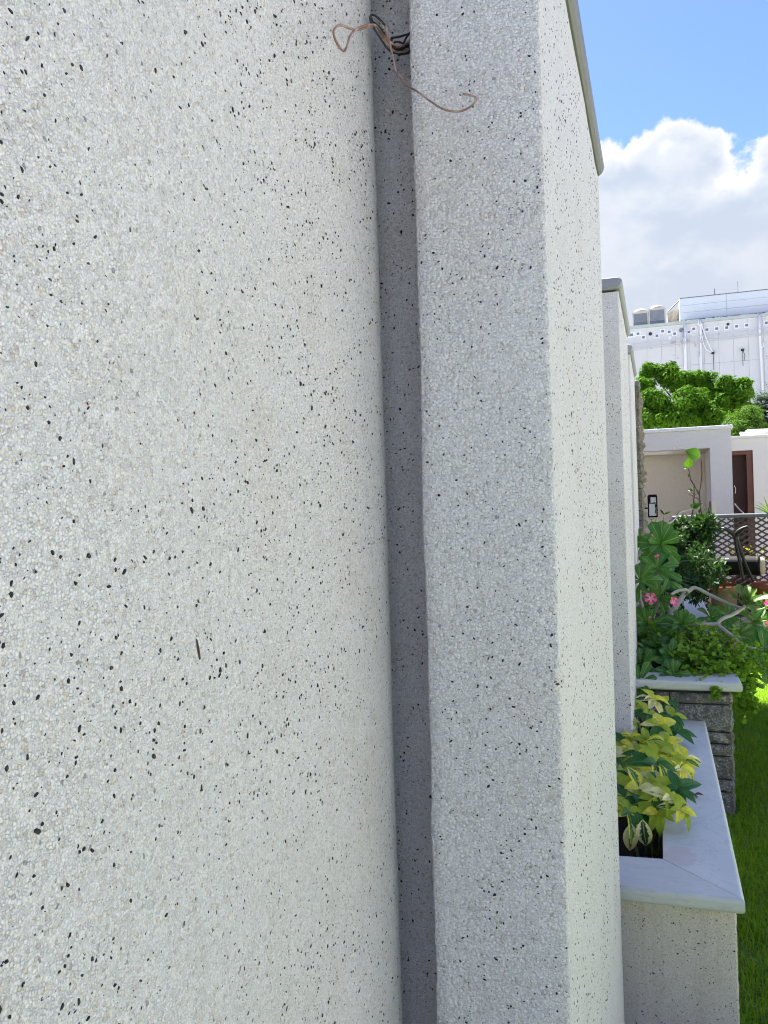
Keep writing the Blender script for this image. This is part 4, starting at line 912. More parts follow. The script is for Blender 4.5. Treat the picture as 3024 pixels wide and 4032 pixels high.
part('pipe', MB().tube([(.588,10.2,0),(.589,10.2,.7),(.588,10.2,1.36)], .016, 10, 2), simple('white_plastic', (.78,.78,.75), .5, .06, 5), wp, smooth=True)
yl = thing('yellow_leaved_plant', (1.0, 9.8, 0), 'sparse yellow green plant growing behind the lattice fence', 'plant')
r3 = random.Random(9); pts = []
stm = MB()
for k in range(9):
    b0 = Vector((.78+k*.06, 9.75, 0)); tip = Vector((.72+k*.07, 9.7, 1.18+r3.uniform(-.12,.10))); stm.tube([b0, b0.lerp(tip,.5)+Vector((.03,0,0)), tip], .004, 5, 3)
    for j in range(9): pts.append((b0.lerp(tip, .80+.2*j/9), Vector((r3.uniform(-1,1), -.6, r3.uniform(-.3,.6)))))
part('foliage', leaf_cloud(pts, .07, .55, r3, 'pt'), foliage_mat('yellowing_leaf', (.22,.24,.03), (.38,.36,.06), .4, 9), yl, fix=False, kind='stuff'); part('stem', stm, M['twig'], yl)

# ---------------------------------------------------------------- alcove building and neighbours
def plaster(name, col, sc=40, bump=.004, mott=.12):
    m, T, b = new_mat(name); v = obj_vec(T); f1, _ = T.noise(v, 2.2, 6, .65); f2, _ = T.noise(v, sc, 5, .7); f3 = T.voro(v, 120).outputs['Distance']
    c = T.mix(f2, tuple(x*(1-mott) for x in col), tuple(min(1, x*(1+mott)) for x in col)); c = T.mix(T.math('MULTIPLY', T.sstep(f1, .5, .8), .4), c, tuple(x*.82 for x in col))
    T.put(b.inputs['Base Color'], c); b.inputs['Roughness'].default_value = .85; b.inputs['Specular IOR Level'].default_value = .2
    T.put(b.inputs['Normal'], T.bump(T.math('ADD', f2, f3), bump, .8)); return m
M['alcove'] = plaster('grey_render', (.56,.55,.54)); M['alcove_in'] = plaster('cream_render', (.82,.75,.61), 30)
al = thing('alcove_building', (.4, 10.5, 0), 'square rendered garden building with an open cream alcove', 'building')
YF = 10.5; xr = .846; xo = .607; zo = 2.252; zt = 2.468
part('right_pillar', MB().box((xo, YF, 0), (xr, YF+.22, zo)), M['alcove'], al)
part('lintel', MB().box((-1.4, YF, zo), (xr, YF+.22, zt)), M['alcove'], al)
part('left_pillar', MB().box((-1.4, YF, 0), (-.9, YF+.22, zo)), M['alcove'], al)
part('side_wall', MB().box((xr-.2, YF+.22, 0), (xr, YF+2.6, zt)), M['alcove'], al)
part('back_wall', MB().box((-1.4, YF+1.2, 0), (xr-.201, YF+1.34, zt-.13)), M['alcove_in'], al)
part('inner_side_wall', MB().box((xo+.001, YF+.221, 0), (xr-.201, YF+1.199, zo)), M['alcove_in'], al)
part('floor', MB().box((-.89, YF+.01, .001), (xo-.002, YF+1.19, .02)), simple('bounce_tile', (.62,.59,.52), .6, .05, 5), al)  # pale floor added to bounce light into the alcove
part('ceiling_beam', MB().box((-1.4, YF+.98, zo+.004), (xr-.201, YF+1.199, zo+.06)), simple('beam_paint', (.70,.62,.48), .8, .08, 8), al)
part('roof_slab', MB().box((.22, YF+.221, zt-.13), (xr-.201, YF+1.199, zt-.01)), M['alcove'], al)  # partial roof added to keep direct sun off the inner side wall
part('coping', MB().box((-1.45, YF-.03, zt+.002), (xr+.022, YF+.25, zt+.043)), simple('white_coping', (.62,.63,.64), .6, .08, 5), al, bevel=.012)
sw = thing('switch_box', (0.575, 10.45, 1.636), 'cream electrical switch box on the alcove pillar', 'box')
part('box', MB().box((.603,YF-.034,1.62-.165),(.647,YF-.002,1.62+.005)), simple('ivory_plastic', (.62,.58,.45), .5, .05, 4), sw, bevel=.004); part('box_side', MB().box((.585,YF-.004,1.455),(.6,YF+.12,1.62)), simple('grey_plastic', (.18,.18,.18), .6, .1, 4), sw)
for dz_ in (.03,.085,.14): part('screw', MB().lathe((.638, YF-.0345, 1.46+dz_), [(.0001,0),(.003,0)], 8), M['black'], sw)
db = thing('store_building', (1.1, 11.6, 0), 'pale rendered store building with a dark brown door', 'building')
M['store'] = plaster('pale_render', (.62,.61,.58), 40, .002, .06)
YD = 11.6
M['door'] = simple('dark_brown_door', (.040,.013,.009), .5, .4, 5); M['frame'] = simple('brown_door_frame', (.13,.058,.040), .55, .25, 9)
dx0, dx1 = .82, 1.185; zd = 2.215
part('wall', MB().box((dx1, YD, 0), (1.475, YD+.2, 2.42)), M['store'], db); part('wall', MB().box((.68, YD, zd+.052), (dx1, YD+.2, 2.42)), M['store'], db)
part('wall', MB().box((1.275, YD+.2, 0), (1.475, YD+3, 2.42)), M['store'], db); part('wall', MB().box((.68, YD, 0), (dx0-.05, YD+.2, zd+.052)), M['store'], db)
part('roof_slab', MB().box((.86, YD+.2, 2.3), (1.27, YD+3, 2.42)), M['store'], db)
part('coping', MB().box((.86, YD-.03, 2.422), (1.495, YD+3.03, 2.455)), simple('pale_coping', (.6,.6,.58), .6, .06, 5), db, bevel=.008)
df = part('door_frame', MB().box((dx1-.075, YD+.02, 0), (dx1, YD+.12, zd)), M['frame'], db); part('door_frame', MB().box((dx0-.05, YD+.02, zd), (dx1, YD+.12, zd+.05)), M['frame'], db)
part('door_frame', MB().box((dx0-.05, YD+.02, 0), (dx0, YD+.12, zd)), M['frame'], db)
dr = part('door', MB().box((dx0-.02, YD+.13, .02), (dx1-.004, YD+.17, zd+.02)), M['door'], db)
M['wire_white'] = simple('white_wire', (.6,.6,.6), .5, .1, 8)
part('flex', MB().tube([(0.95, 11.58, 1.815), (0.965, 11.57, 1.772), (0.957, 11.57, 1.713)], .004, 6, 4), M['wire_white'], db); part('flex', MB().tube([(0.949, 11.58, 1.581), (0.985, 11.5, 1.52), (1.034, 11.4, 1.46)], .008, 6, 4), M['wire_white'], db)
M['plank'] = simple('painted_plank', (.62,.48,.42), .7, .2, 9); M['plank_w'] = simple('white_plank', (.74,.74,.72), .6, .08, 6)
def board(a, b, w, h, mat, label): 
    a = Vector(a); b = Vector(b); o = thing('roof_board', a, label, 'board', 'boards left on the store roof'); part('plank', MB().beam(a, b, w, h), M[mat], o); return o
board((0.946, 11.9, 2.329), (1.225, 12.3, 2.404), .2, .03, 'plank', 'pinkish board lying flat on the store roof')
board((0.983, 11.8, 2.333), (1.168, 12.2, 2.368), .14, .025, 'plank_w', 'white board lying beneath the pinkish board on the store roof')
o = board((1.162, 11.9, 2.342), (1.114, 12, 2.531), .09, .03, 'plank_w', 'short white board sticking up at a slant from the store roof')
nb_ = thing('grey_outhouse', (2.4, 13.2, 0), 'plain grey outhouse wall with white floodlight past the store', 'building')
part('wall', MB().box((1.3,13.2,0),(6,13.4,2.60)), M['alcove'], nb_); part('coping', MB().box((1.28,13.16,2.602),(6,13.44,2.66)), M['plank_w'], nb_); part('roof_slab', MB().box((1.3,13.4,2.4),(6,17,2.6)), M['alcove'], nb_)
fl = thing('floodlight', (1.498, 13.1, 2.29), 'small white floodlight under the outhouse coping', 'lamp'); c = Vector((1.498, 13.1, 2.297))
part('housing', MB().beam(c+Vector((-.08,0,.01)), c+Vector((.03,-.02,-.01)), .06, .06), M['plank_w'], fl); part('bracket', MB().beam(c+Vector((.035,-.01,-.04)), c+Vector((.075,0,.045)), .03, .02), M['black'], fl)
tp = thing('black_tarpaulin', (1.95, 12.9, 0), 'crumpled black plastic sheet heaped against the outhouse wall', 'sheet')
r4 = random.Random(3); mb = MB()
for j in range(9):
    for i in range(11):
        u, v = i/10, j/8; hgt = 1.02+.72*math.sin(math.pi*min(1, .15+u*.75))*(1-.0*v); mb.v.append((1.45+u*1.0+r4.uniform(-.03,.03), 12.55+v*.5+r4.uniform(-.04,.04), max(0, (hgt-.02)*(1 if 1 <= j <= 7 else .62)+r4.uniform(-.05,.05))))
for j in range(8):
    for i in range(10): a = j*11+i; mb.f.append((a,a+1,a+12,a+11))
part('sheet', mb, M['black'], tp, fix=False); part('support_box', MB().box((1.5,12.65,0),(2.4,13.0,.80)), M['plank_w'], tp)
pl = thing('leaning_pole', (1.6,12.9,0), 'white pole leaning against the outhouse wall', 'pole'); part('pole', MB().tube([(1.418, 12.9, 2.004), (1.483, 12.7, 1.708), (1.5, 12.5, 1.487)], .03, 8, 0), M['plank_w'], pl)

# ---------------------------------------------------------------- trees behind
def tree(name, loc, label, clumps, n_frond, mat, L, trunk_r, nl=9, droop=.10, flen=.45):
    o = thing(name, loc, label, 'tree'); r5 = random.Random(n_frond); mb = MB(); lb_ = MB(); loc = Vector(loc)
    tot = sum(r**2 for c, r in clumps)
    top = Vector((loc.x, loc.y, min(c[2] for c, r in clumps)-.2))
    lb_.tube([loc, loc.lerp(top,.5)+Vector((.05,.03,0)), top], [trunk_r, trunk_r*.85, trunk_r*.7], 10, 4)
    part('trunk', lb_, M['bark'], o, smooth=True)
    for c, r in clumps:
        c = Vector(c); part('limb', MB().tube([top-Vector((0,0,.1)), top.lerp(c,.5)+Vector((0,0,-.12)), c], [trunk_r*.55, trunk_r*.35, trunk_r*.12], 7, 4), M['bark'], o, smooth=True)
        for _ in range(int(n_frond*r*r/tot)):
            u = Vector((r5.gauss(0,1), r5.gauss(0,1), r5.gauss(0,1)+.35)).normalized(); q = c+Vector((u.x*r, u.y*r, u.z*r*.8))*.74*r5.uniform(.45, 1.0)**.5*r5.uniform(.85,1.05)
            d = (u*1.0+Vector((r5.gauss(0,.35), r5.gauss(0,.35), r5.gauss(0,.25)))).normalized(); s = q.copy(); fl_ = flen*r5.uniform(.6,1.2); st_ = fl_/nl
            for k in range(nl):
                d = (d+Vector((0,0,-droop))).normalized(); s = s+d*st_; side = d.cross(Vector((0,0,1)))
                if side.length < .05: continue
                side.normalize(); l = L*r5.uniform(.7,1.2)*(1-.35*k/nl)
                for sg_ in (-1, 1):
                    e = (side*sg_+d*.45+Vector((0,0,-.25+r5.gauss(0,.15)))).normalized(); w = e.cross(Vector((0,0,1))+u*.3).normalized()*l*.24; a = s+e*l*.45; b = s+e*l
                    kk = len(mb.v); mb.v += [tuple(s), tuple(a+w), tuple(b), tuple(a-w)]; mb.f.append((kk,kk+1,kk+2,kk+3))
    part('crown', mb, M[mat], o, fix=False, kind='stuff'); return o
def round_tree(name, loc, label, clumps, per, mat, L, trunk_r, seed):
    """crown of rounded clumps: each clump is a cluster of small leafy heads with leaves lying on their outside"""
    o = thing(name, loc, label, 'tree'); r5 = random.Random(seed); mb = MB(); loc = Vector(loc); top = Vector((loc.x, loc.y, min(c[2] for c, r in clumps)-.2))
    part('trunk', MB().tube([loc, loc.lerp(top,.5)+Vector((.05,.03,0)), top], [trunk_r, trunk_r*.85, trunk_r*.7], 10, 4), M['bark'], o, smooth=True)
    for c, r in clumps:
        c = Vector(c); part('limb', MB().tube([top-Vector((0,0,.1)), top.lerp(c,.5)+Vector((0,0,-.12)), c], [trunk_r*.4, trunk_r*.25, trunk_r*.1], 7, 4), M['bark'], o, smooth=True)
        heads = [(c, r*.62)]
        for k in range(13):
            u = Vector((r5.gauss(0,1), r5.gauss(0,1), r5.gauss(0,1)+.45)).normalized(); heads.append((c+Vector((u.x, u.y, u.z*.85))*r*.66, r*r5.uniform(.26,.42)))
        for h, hr in heads:
            for k in range(int(per*(hr/.2)**2)):
                u = Vector((r5.gauss(0,1), r5.gauss(0,1), r5.gauss(0,1)+.25)).normalized(); p = h+u*hr*r5.uniform(.72,1.12)
                nrm = (u+Vector((r5.gauss(0,.42), r5.gauss(0,.42), r5.gauss(0,.42)))).normalized(); d = nrm.cross(Vector((r5.gauss(0,1), r5.gauss(0,1), r5.gauss(0,.5)))).normalized()
                if d.z > 0: d = -d
                w = nrm.cross(d); l = L*r5.uniform(.6,1.25); kk = len(mb.v)
                mb.v += [tuple(p), tuple(p+d*l*.45+w*l*.2), tuple(p+d*l), tuple(p+d*l*.45-w*l*.2)]; mb.f.append((kk,kk+1,kk+2,kk+3))
    part('crown', mb, M[mat], o, fix=False, kind='stuff'); return o
round_tree('leafy_tree', (1.2, 21.0, 0), 'bright green tree with rounded clumps of drooping leaves above the alcove roof', [((-0.09, 21.3, 4.892), 0.26), ((0.346, 21.3, 4.742), 0.37), ((-0.229, 21, 4.464), 0.30), ((1.069, 21.3, 4.526), 0.38), ((0.588, 21.1, 4.447), 0.41), ((0.013, 20.3, 3.928), 0.46), ((0.795, 20.3, 3.936), 0.44), ((1.708, 20.9, 4.147), 0.49), ((1.96, 21.1, 4.307), 0.28), ((1.483, 20.7, 3.805), 0.41), ((1.106, 20.2, 3.489), 0.46), ((0.466, 20, 3.565), 0.53), ((1.868, 20.8, 3.756), 0.31), ((-0.139, 20.1, 3.593), 0.35), ((-0.533, 20.7, 4.101), 0.42), ((1.395, 21.5, 4.27), 0.24)], 330, 'tree_leaf', .11, .10, 3)
round_tree('feathery_tree', (2.55, 19.5, 0), 'softer olive green tree standing right of the tall leafy tree', [((1.827, 19.3, 3.355), .42), ((1.939, 19.2, 3.12), .40), ((1.699, 19, 3.019), .42), ((1.986, 19.2, 2.87), .36), ((1.62, 19, 2.778), .45), ((1.806, 18.9, 2.663), .45)], 240, 'soft_leaf', .075, .06, 8)
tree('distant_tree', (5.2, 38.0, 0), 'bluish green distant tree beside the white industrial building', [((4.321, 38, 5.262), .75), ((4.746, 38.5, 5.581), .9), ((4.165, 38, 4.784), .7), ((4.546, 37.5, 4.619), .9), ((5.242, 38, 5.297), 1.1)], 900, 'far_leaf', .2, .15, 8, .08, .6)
bw = thing('street_wall', (8, 36, 0), 'brown distant boundary wall with pale rail at the street', 'wall'); part('wall', MB().box((2,36,0),(22,36.3,3.55)), simple('brown_wall', (.13,.095,.085), .9, .2, 2), bw); part('rail', MB().box((2,35.95,4.15),(22,36.05,4.22)), M['rail'], bw)
for k in range(10): part('rail_post', MB().box((2.2+k*2.0,35.96,3.55),(2.26+k*2.0,36.04,4.15)), M['rail'], bw)

# ---------------------------------------------------------------- the white industrial building
YB = 60.0
def facade_mat():
    m, T, b = new_mat('white_panel'); v = obj_vec(T); g = T.node('ShaderNodeNewGeometry').outputs['Position']; oi = T.node('ShaderNodeObjectInfo').outputs['Random']
    f1, _ = T.noise(g, .8, 6, .6); s = T.sep(g); cv = T.node('ShaderNodeCombineXYZ'); T.put(cv.inputs[0], s[0]); T.put(cv.inputs[2], T.math('MULTIPLY', s[2], .06))
    st, _ = T.noise(cv.outputs[0], 3.2, 5, .6)
    c = T.mix(f1, (.525,.545,.53), (.58,.595,.58)); c = T.mix(T.math('MULTIPLY', T.sstep(st, .5, .72), .30), c, (.50,.51,.49)); c = T.mix(T.math('MULTIPLY', oi, .10), c, (.60,.635,.64))
    pk, _ = T.noise(g, 1.5, 8, .68, 1.2); d = None
    for (cc_, r) in (((2.03, 60, 13.689), .55), ((2.444, 60, 13.647), .6), ((2.117, 60, 12.604), .7), ((2.586, 60, 12.433), .55), ((1.577, 60, 12.497), .6), ((2.253, 60, 12.212), .6), ((0.005, 60, 12.42), .5), ((7.127, 60, 11.052), .6), ((7.286, 60, 13.65), .4), ((-0.482, 60, 11.438), .4), ((1.732, 60, 11.689), .5)):
        x = T.math('SUBTRACT', 1.0, T.math('DIVIDE', T.vmath('LENGTH', T.vmath('MULTIPLY', T.vmath('SUBTRACT', g, cc_), (1,0,1.6))), r)); d = x if d is None else T.math('MAXIMUM', d, x)
    k = T.sstep(T.math('ADD', T.math('MULTIPLY', T.math('SUBTRACT', pk, .56), 5.0), T.math('MINIMUM', d, .45)), .42, .55)
    c = T.mix(T.math('MULTIPLY', k, .85), c, (.42,.35,.31))
    T.put(b.inputs['Base Color'], c); b.inputs['Roughness'].default_value = .7; return m
M['facade'] = facade_mat()
M['roofmetal'] = simple('pale_blue_sheet', (.53,.59,.63), .6, .05, 1.2); M['trim'] = simple('verdigris_trim', (.40,.46,.44), .7, .15, 3); M['joint'] = simple('panel_joint', (.50,.52,.515), .9, .1, 3)
M['pipe'] = simple('white_pipe', (.72,.73,.73), .55, .06, 3); M['vent'] = simple('vent_grey', (.16,.19,.22), .7, .2, 8); M['ventframe'] = simple('vent_surround', (.70,.735,.745), .7, .05, 5); M['dark'] = simple('dark_void', (.03,.035,.045), .9, .3, 3)
ib = thing('industrial_building', (4, 60, 0), 'huge white panel-clad industrial building with rows of small square vents', 'building')
ZR = 13.87
part('wall_core', MB().box((-16, YB+.06, 0), (24, YB+26, ZR-.02)), M['joint'], ib)
pw, zj = .917, 11.05
pme = {}
def panel_me(h):
    if h not in pme:
        mb = MB().box((.006,0,.006),(pw-.006,.05,h-.006)); me = mb.mesh('panel'); fixn(me); me.materials.append(M['facade']); pme[h] = me
    return pme[h]
x = -16.0+.06
while x < 23.5:
    for (z0, z1) in ((zj, ZR), (7.6, zj), (3.6, 7.6)): inst('panel', panel_me(round(z1-z0,3)), Matrix.Translation((x, YB, z0)), ib)
    x += pw
part('base_course', MB().box((-16,YB,0),(24,YB+.05,3.59)), M['facade'], ib)
part('parapet_trim', MB().box((-16,YB-.12,ZR+.002),(24,YB+.4,ZR+.20)), M['trim'], ib, bevel=.02)
VENTS = [(-0.937, 13.500, .17, .16), (-0.587, 13.217, .17, .16), (0.303, 13.241, .17, .16), (0.681, 13.514, .17, .16), (1.107, 13.426, .17, .16), (1.453, 13.271, .17, .16), (2.376, 13.294, .17, .16), (2.690, 13.473, .17, .16), (3.527, 13.339, .17, .16), (4.141, 13.351, .17, .16), (4.761, 13.356, .17, .16), (5.383, 13.383, .17, .16), (6.005, 13.392, .17, .16), (7.200, 13.426, .17, .16), (7.815, 13.446, .17, .16), (8.415, 13.455, .17, .16), (-1.399, 13.464, .26, .18)]
for (vx, vz, w, h) in VENTS:
    vf = part('vent', MB().box((vx-w/2, YB-.035, vz-h/2), (vx+w/2, YB-.006, vz+h/2)), M['vent'], ib)
    f = MB()
    for a in ((vx-w*1.0, vx-w/2-.002, vz-h, vz+h), (vx+w/2+.002, vx+w*1.0, vz-h, vz+h), (vx-w/2, vx+w/2, vz+h/2+.002, vz+h), (vx-w/2, vx+w/2, vz-h, vz-h/2-.002)): f.box((a[0], YB-.012, a[2]), (a[1], YB-.002, a[3]))
    part('vent_frame', f, M['ventframe'], vf)
for (cx_, cz_, r, mt) in [(-0.125, 13.409, 0.115, 'dark'), (1.905, 13.461, 0.150, 'vent'), (1.138, 13.016, 0.120, 'ventframe'), (4.851, 13.566, 0.090, 'dark'), (3.188, 13.288, 0.100, 'vent')]:
    mb = MB(); k = 20; mb.add([(cx_+r*math.cos(2*math.pi*i/k), YB-.05, cz_+r*math.sin(2*math.pi*i/k)) for i in range(k)]+[(cx_+r*math.cos(2*math.pi*i/k), YB-.002, cz_+r*math.sin(2*math.pi*i/k)) for i in range(k)], [tuple(range(k))]+[(i,(i+1)%k,(i+1)%k+k,i+k) for i in range(k)])
    rv = part('round_vent', mb, M[mt], ib)
for pts, r in (([(2.138, 59.9, 13.91), (2.128, 59.9, 12.584), (2.117, 59.9, 9.742), (2.094, 59.9, 5.953)], .075), ([(1.988, 59.9, 13.388), (2.035, 59.9, 11.961), (2.029, 59.9, 9.749)], .035), ([(3.011, 59.85, 14.062), (3.002, 59.85, 13.749), (3.115, 59.85, 13.611), (3.092, 59.85, 11.856), (3.086, 59.85, 9.659), (3.053, 59.85, 5.58)], .06), ([(2.949, 59.9, 11.878), (3.018, 59.9, 11.243), (3.03, 59.9, 9.67)], .03),
               ([(6.774, 59.85, 13.979), (6.766, 59.85, 12.75), (6.793, 59.85, 11.764), (6.836, 59.85, 9.363), (6.86, 59.85, 5.367)], .085), ([(6.788, 59.8, 11.755), (6.959, 59.8, 11.862), (6.94, 59.8, 12.171)], .05)):
    part('downpipe', MB().tube(pts, r, 8, 0), M['pipe'], ib, smooth=True)
for pts in ([(3.089, 59.7, 13.959), (3.513, 59.7, 12.509), (3.845, 59.8, 11.716)], [(3.121, 59.8, 13.883), (3.23, 59.8, 12.618), (3.444, 59.8, 11.971), (3.848, 59.85, 11.724)]): part('hose', MB().tube(pts, .035, 6, 4), M['pipe'], ib, smooth=True)
for pts in ([(5.685, 59.8, 11.734), (5.682, 59.8, 11.147), (5.683, 59.8, 10.683)], [(3.877, 59.9, 11.636), (3.874, 59.9, 10.542)], [(5.712, 59.8, 11.7), (5.816, 59.8, 11.351), (5.748, 59.8, 10.986)]): part('conduit', MB().tube(pts, .018, 5, 0), M['dark'], ib)
for p in ((3.847, 59.85, 11.709), (5.69, 59.85, 11.742)): part('outlet', MB().lathe(p, [(.0001,-.09),(.09,-.07),(.11,0),(.09,.07),(.0001,.09)], 10), M['dark'], ib)
for a, b in (((-3.379, 59.7, 12.68), (8.398, 59.7, 13.046)), ((-3.388, 59.7, 12.389), (8.389, 59.7, 12.743)), ((-3.391, 59.7, 12.291), (8.386, 59.7, 12.622)), ((4.275, 59, 8.525), (8.175, 59, 8.599)), ((4.238, 59, 7.268), (8.139, 59, 7.34))): part('cable', MB().tube([a, b], .022, 5, 0), M['joint'], ib)
# roof: screen, gap below it, rubble, chillers
rs = thing('roof_screen', (5, 63, ZR), 'long pale blue sheet metal screen on the industrial building roof', 'screen')
YS = 60.6; xs0 = (1.899, 60.6, 15.297)[0]; zs1 = (1.913, 60.6, 15.76)[2]; zs0 = (1.883, 60.6, 14.275)[2]
ph = (zs1-zs0)/3; pm = MB().box((.008,0,.008),(2.95-.008,.05,ph-.008)).mesh('sheet'); fixn(pm); pm.materials.append(M['roofmetal'])
for i in range(7):
    for j in range(3): inst('sheet', pm, Matrix.Translation((xs0+i*2.95, YS, zs0+j*ph)), rs)
part('backing', MB().box((xs0+.01, YS+.052, zs0), (xs0+20.6, YS+.14, zs1)), M['joint'], rs); part('top_trim', MB().box((xs0-.02, YS-.03, zs1+.002), (xs0+20.66, YS+.17, zs1+.05)), M['vent'], rs)
part('side_panel', MB().box((xs0-.05, YS+.05, zs0), (xs0-.001, YS+5, zs1)), M['plank_w'], rs)
for i in range(12): part('leg', MB().box((xs0+.3+i*1.75, YS+.05, ZR+.2), (xs0+.42+i*1.75, YS+.13, zs0-.001)), M['dark'], rs)
part('brace', MB().tube([(1.125, 61, 15.053), (1.909, 61, 15.807)], .045, 6, 0), M['rail'], rs)
for px_ in ((4.126, 60.7, 15.964), (5.602, 60.7, 16.016)): part('antenna', MB().tube([(px_[0],60.7,zs1+.05), (px_[0],60.7,zs1+.05+(.42 if px_[0] < 5 else .75))], .03 if px_[0] < 5 else .015, 5, 0), M['vent'], rs)
rp = random.Random(4)
part('roof_deck', MB().box((-15.8, YB+.45, ZR), (23.8, YB+25.8, ZR+.05)), M['dark'], ib)
for i in range(16):
    x0 = xs0+.3+rp.uniform(0,9.5); o = thing('roof_rubble', (x0, YB+.3, ZR+.2), 'small pale scrap lying in the gap under the roof screen', 'scrap', 'scraps under the roof screen')
    part('scrap', MB().beam((x0, YB+.3, ZR+.26), (x0+rp.uniform(.2,.6), YB+.35, ZR+.26+rp.uniform(-.02,.05)), .15, .1), M[rp.choice(['plank','plank_w','rail'])], o)
cs = thing('corrugated_hut', (2, 63, ZR), 'small beige corrugated roof hut between the chillers and the screen', 'hut')
a = Vector((1.047, 62, 15.185)); b = Vector((1.916, 62, 15.224)); n = 11
mb = MB()
for i in range(n*2+1):
    x = a.x+(b.x-a.x)*i/(2*n); y = 62+(.05 if i % 2 else 0); mb.v += [(x, y, ZR+.1), (x, y, a.z+(b.z+.25-a.z)*i/(2*n))]
for i in range(n*2): mb.f.append((2*i, 2*i+2, 2*i+3, 2*i+1))
part('corrugated_sheet', mb, simple('beige_sheet', (.62,.58,.50), .7, .06, 3), cs, fix=False); part('hut_body', MB().box((a.x,62.1,ZR+.1),(b.x,63.5,a.z-.05)), M['plank_w'], cs)
M['acbody'] = simple('chiller_casing', (.44,.42,.37), .6, .06, 2); M['louver'] = simple('louver_grey', (.42,.44,.46), .6, .12, 5)
for k, (pa_, pb_) in enumerate((((-1.279, 60.8, 14.252), (-0.224, 60.8, 15.217)), ((-0.175, 60.8, 14.27), (0.903, 60.8, 15.355)))):
    x0, x1, z0, z1 = pa_[0], pb_[0], ZR+.36, pb_[2]-.14
    ac = thing('rooftop_chiller', ((x0+x1)/2, 60.8, ZR), ['large louvred air chiller on the roof, nearer the garden wall coping', 'large louvred air chiller on the roof, beside the corrugated hut'][k], 'chiller', 'chillers on the industrial roof')
    w = x1-x0; part('casing', MB().box((x0+.05,60.85,z0),(x1-.05,62.0,z1)), M['vent'], ac)
    for xx in (x0, x1-.07): part('corner_post', MB().box((xx,60.8,ZR+.051),(xx+.07,60.87,z1)), M['acbody'], ac)
    part('top_frame', MB().box((x0-.02,60.78,z1+.002),(x1+.02,62.05,z1+.12)), M['acbody'], ac)
    part('fan_cowl', MB().lathe(((x0+x1)/2, 61.4, z1+.12), [(w*.48,0),(w*.46,.10),(w*.38,.22),(w*.30,.26),(.0001,.24)], 20), M['acbody'], ac, smooth=True)
    nz = 11; hh = (z1-z0-.25)/nz
    for i in range(nz): part('louver', MB().add([(x0+.072,60.81,z0+.25+i*hh),(x1-.072,60.81,z0+.25+i*hh),(x1-.072,60.848,z0+.25+(i+.75)*hh),(x0+.072,60.848,z0+.25+(i+.75)*hh)], [(0,1,2,3)]), M['louver'], ac, fix=False)
    part('panel_end', MB().box((x1-.0, 60.88, z0), (x1+.012, 62.0, z1)), M['acbody'], ac)

# ---------------------------------------------------------------- dark chips and grass
cand.sort(key=lambda c: -c[0])
N_ONE = 300
for s_, par, m4, k in cand[:N_ONE]: inst('dark_chip', CHIP_ME[k], m4, par)
rest = {}
for s_, par, m4, k in cand[N_ONE:]:
    mb = rest.setdefault(par.name, (par, MB()))[1]; vs, fs = CHIPS[k]; o3 = base(par); mb.add([m4 @ Vector(v) for v in vs], fs)
for par, mb in rest.values(): part('small_dark_chips', mb, M['chip'], par, fix=False, kind='stuff')
# the rust streak on the panel
part('rust_streak', MB().add([(-0.3885, 0.6343, 1.4955), (-0.3885, 0.6372, 1.4934), (-0.3885, 0.6399, 1.4856), (-0.3885, 0.6416, 1.4755), (-0.3885, 0.6385, 1.4756), (-0.3885, 0.636, 1.4855)], [(0,1,2,3,4,5)]), simple('rust', (.07,.035,.028), .9, .4, 200), panel, fix=False)
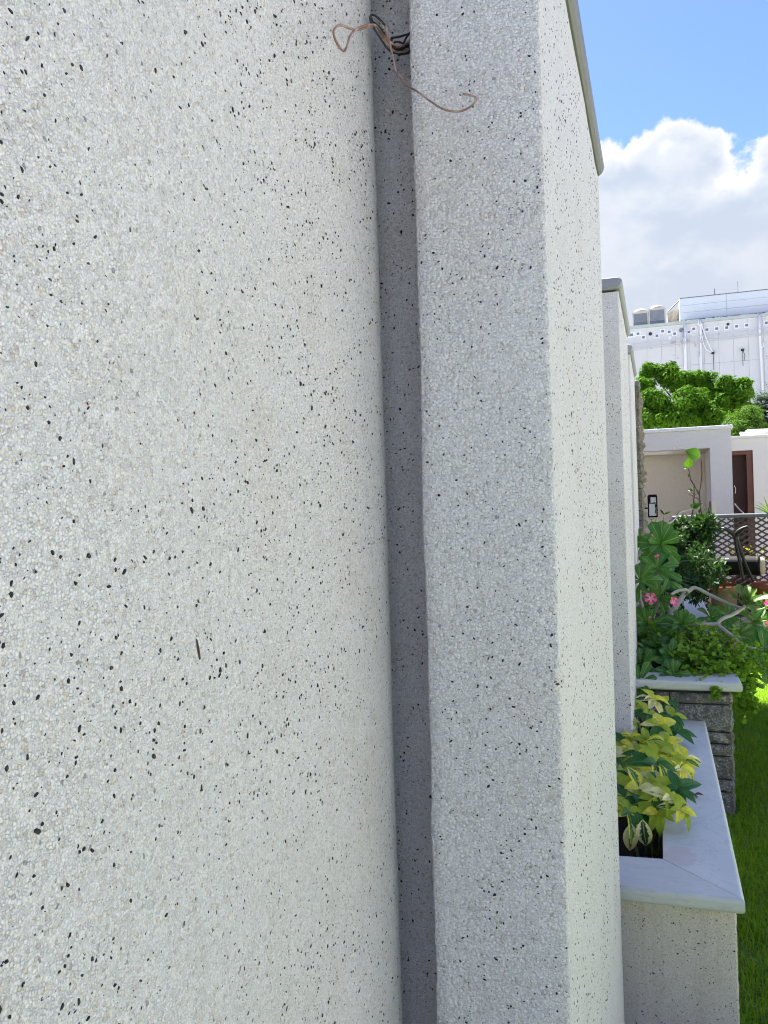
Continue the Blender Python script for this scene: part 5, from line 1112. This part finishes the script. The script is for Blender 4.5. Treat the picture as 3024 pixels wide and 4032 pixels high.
# grass
rgn = np.random.RandomState(3)
def grass(name, n, x0, x1, y0, y1, h, w, mat, bare=True, label=None):
    P_ = np.stack([rgn.uniform(x0, x1, n), rgn.uniform(y0, y1, n)], 1)
    inpl = ((P_[:,0] < .19) & (P_[:,1] > 2.53)) | ((P_[:,0] < .345) & (P_[:,1] > 4.49) & (P_[:,1] < 8.7)) | ((P_[:,0] > .36) & (P_[:,1] > 8.74)); P_ = P_[~inpl]
    f = np.sin(P_[:,0]*7.3+1.3*np.sin(P_[:,1]*3.1))*np.cos(P_[:,1]*5.2+2*np.sin(P_[:,0]*4))+.6*np.sin(P_[:,0]*17+P_[:,1]*13)
    edge = np.clip((P_[:,0]-.20)/.12, 0, 1)
    if bare: P_ = P_[rgn.uniform(0,1,len(P_)) < np.clip(.95-.55*np.clip(f-.35,0,1)-(1-edge)*.55*(np.sin(P_[:,1]*9)>-.2), .06, 1)]
    n = len(P_); az = rgn.uniform(0, 2*np.pi, n); ln = h*rgn.uniform(.5, 1.3, n); bend = rgn.uniform(.15, .95, n)
    dx, dy = np.cos(az), np.sin(az); sx, sy = -dy*w/2, dx*w/2; z0 = np.zeros(n)
    b1_ = np.stack([P_[:,0]-sx, P_[:,1]-sy, z0], 1); b2_ = np.stack([P_[:,0]+sx, P_[:,1]+sy, z0], 1)
    mx, my, mz = P_[:,0]+dx*ln*bend*.3, P_[:,1]+dy*ln*bend*.3, ln*.6
    m1 = np.stack([mx-sx*.8, my-sy*.8, mz], 1); m2 = np.stack([mx+sx*.8, my+sy*.8, mz], 1)
    t = np.stack([P_[:,0]+dx*ln*bend*.95, P_[:,1]+dy*ln*bend*.95, ln*(1-.35*bend)], 1)
    V_ = np.stack([b1_, b2_, m2, m1, t], 1).reshape(-1, 3); k = (np.arange(n)*5)[:,None]
    quads = (k+np.array([[0,1,2,3]])); tris = (k+np.array([[3,2,4]]))
    me = bpy.data.meshes.new(name); me.vertices.add(len(V_)); me.vertices.foreach_set('co', V_.astype(np.float32).ravel())
    lv = np.concatenate([quads, tris], 1).ravel(); me.loops.add(len(lv)); me.loops.foreach_set('vertex_index', lv.astype(np.int32))
    ls = np.stack([np.arange(n)*7, np.arange(n)*7+4], 1).ravel(); me.polygons.add(2*n); me.polygons.foreach_set('loop_start', ls.astype(np.int32)); me.polygons.foreach_set('loop_total', np.tile([4,3], n).astype(np.int32))
    me.update(calc_edges=True); me.validate()
    o = link(name, me, M[mat]); o['kind'] = 'stuff'; return o
tag(grass('grass', 130000, .17, 1.5, 1.6, 9.0, .050, .0038, 'grass'), 'short green lawn grass beside the planters', 'grass')
tag(grass('grass', 40000, 1.5, 3.4, 1.0, 9.2, .042, .004, 'grass'), 'lawn grass stretching towards the slab path', 'grass')
tag(grass('dry_grass', 12000, .17, 1.2, 1.6, 8.7, .04, .0024, 'dry_grass', False), 'dry straw coloured stalks at the foot of the planters', 'grass')
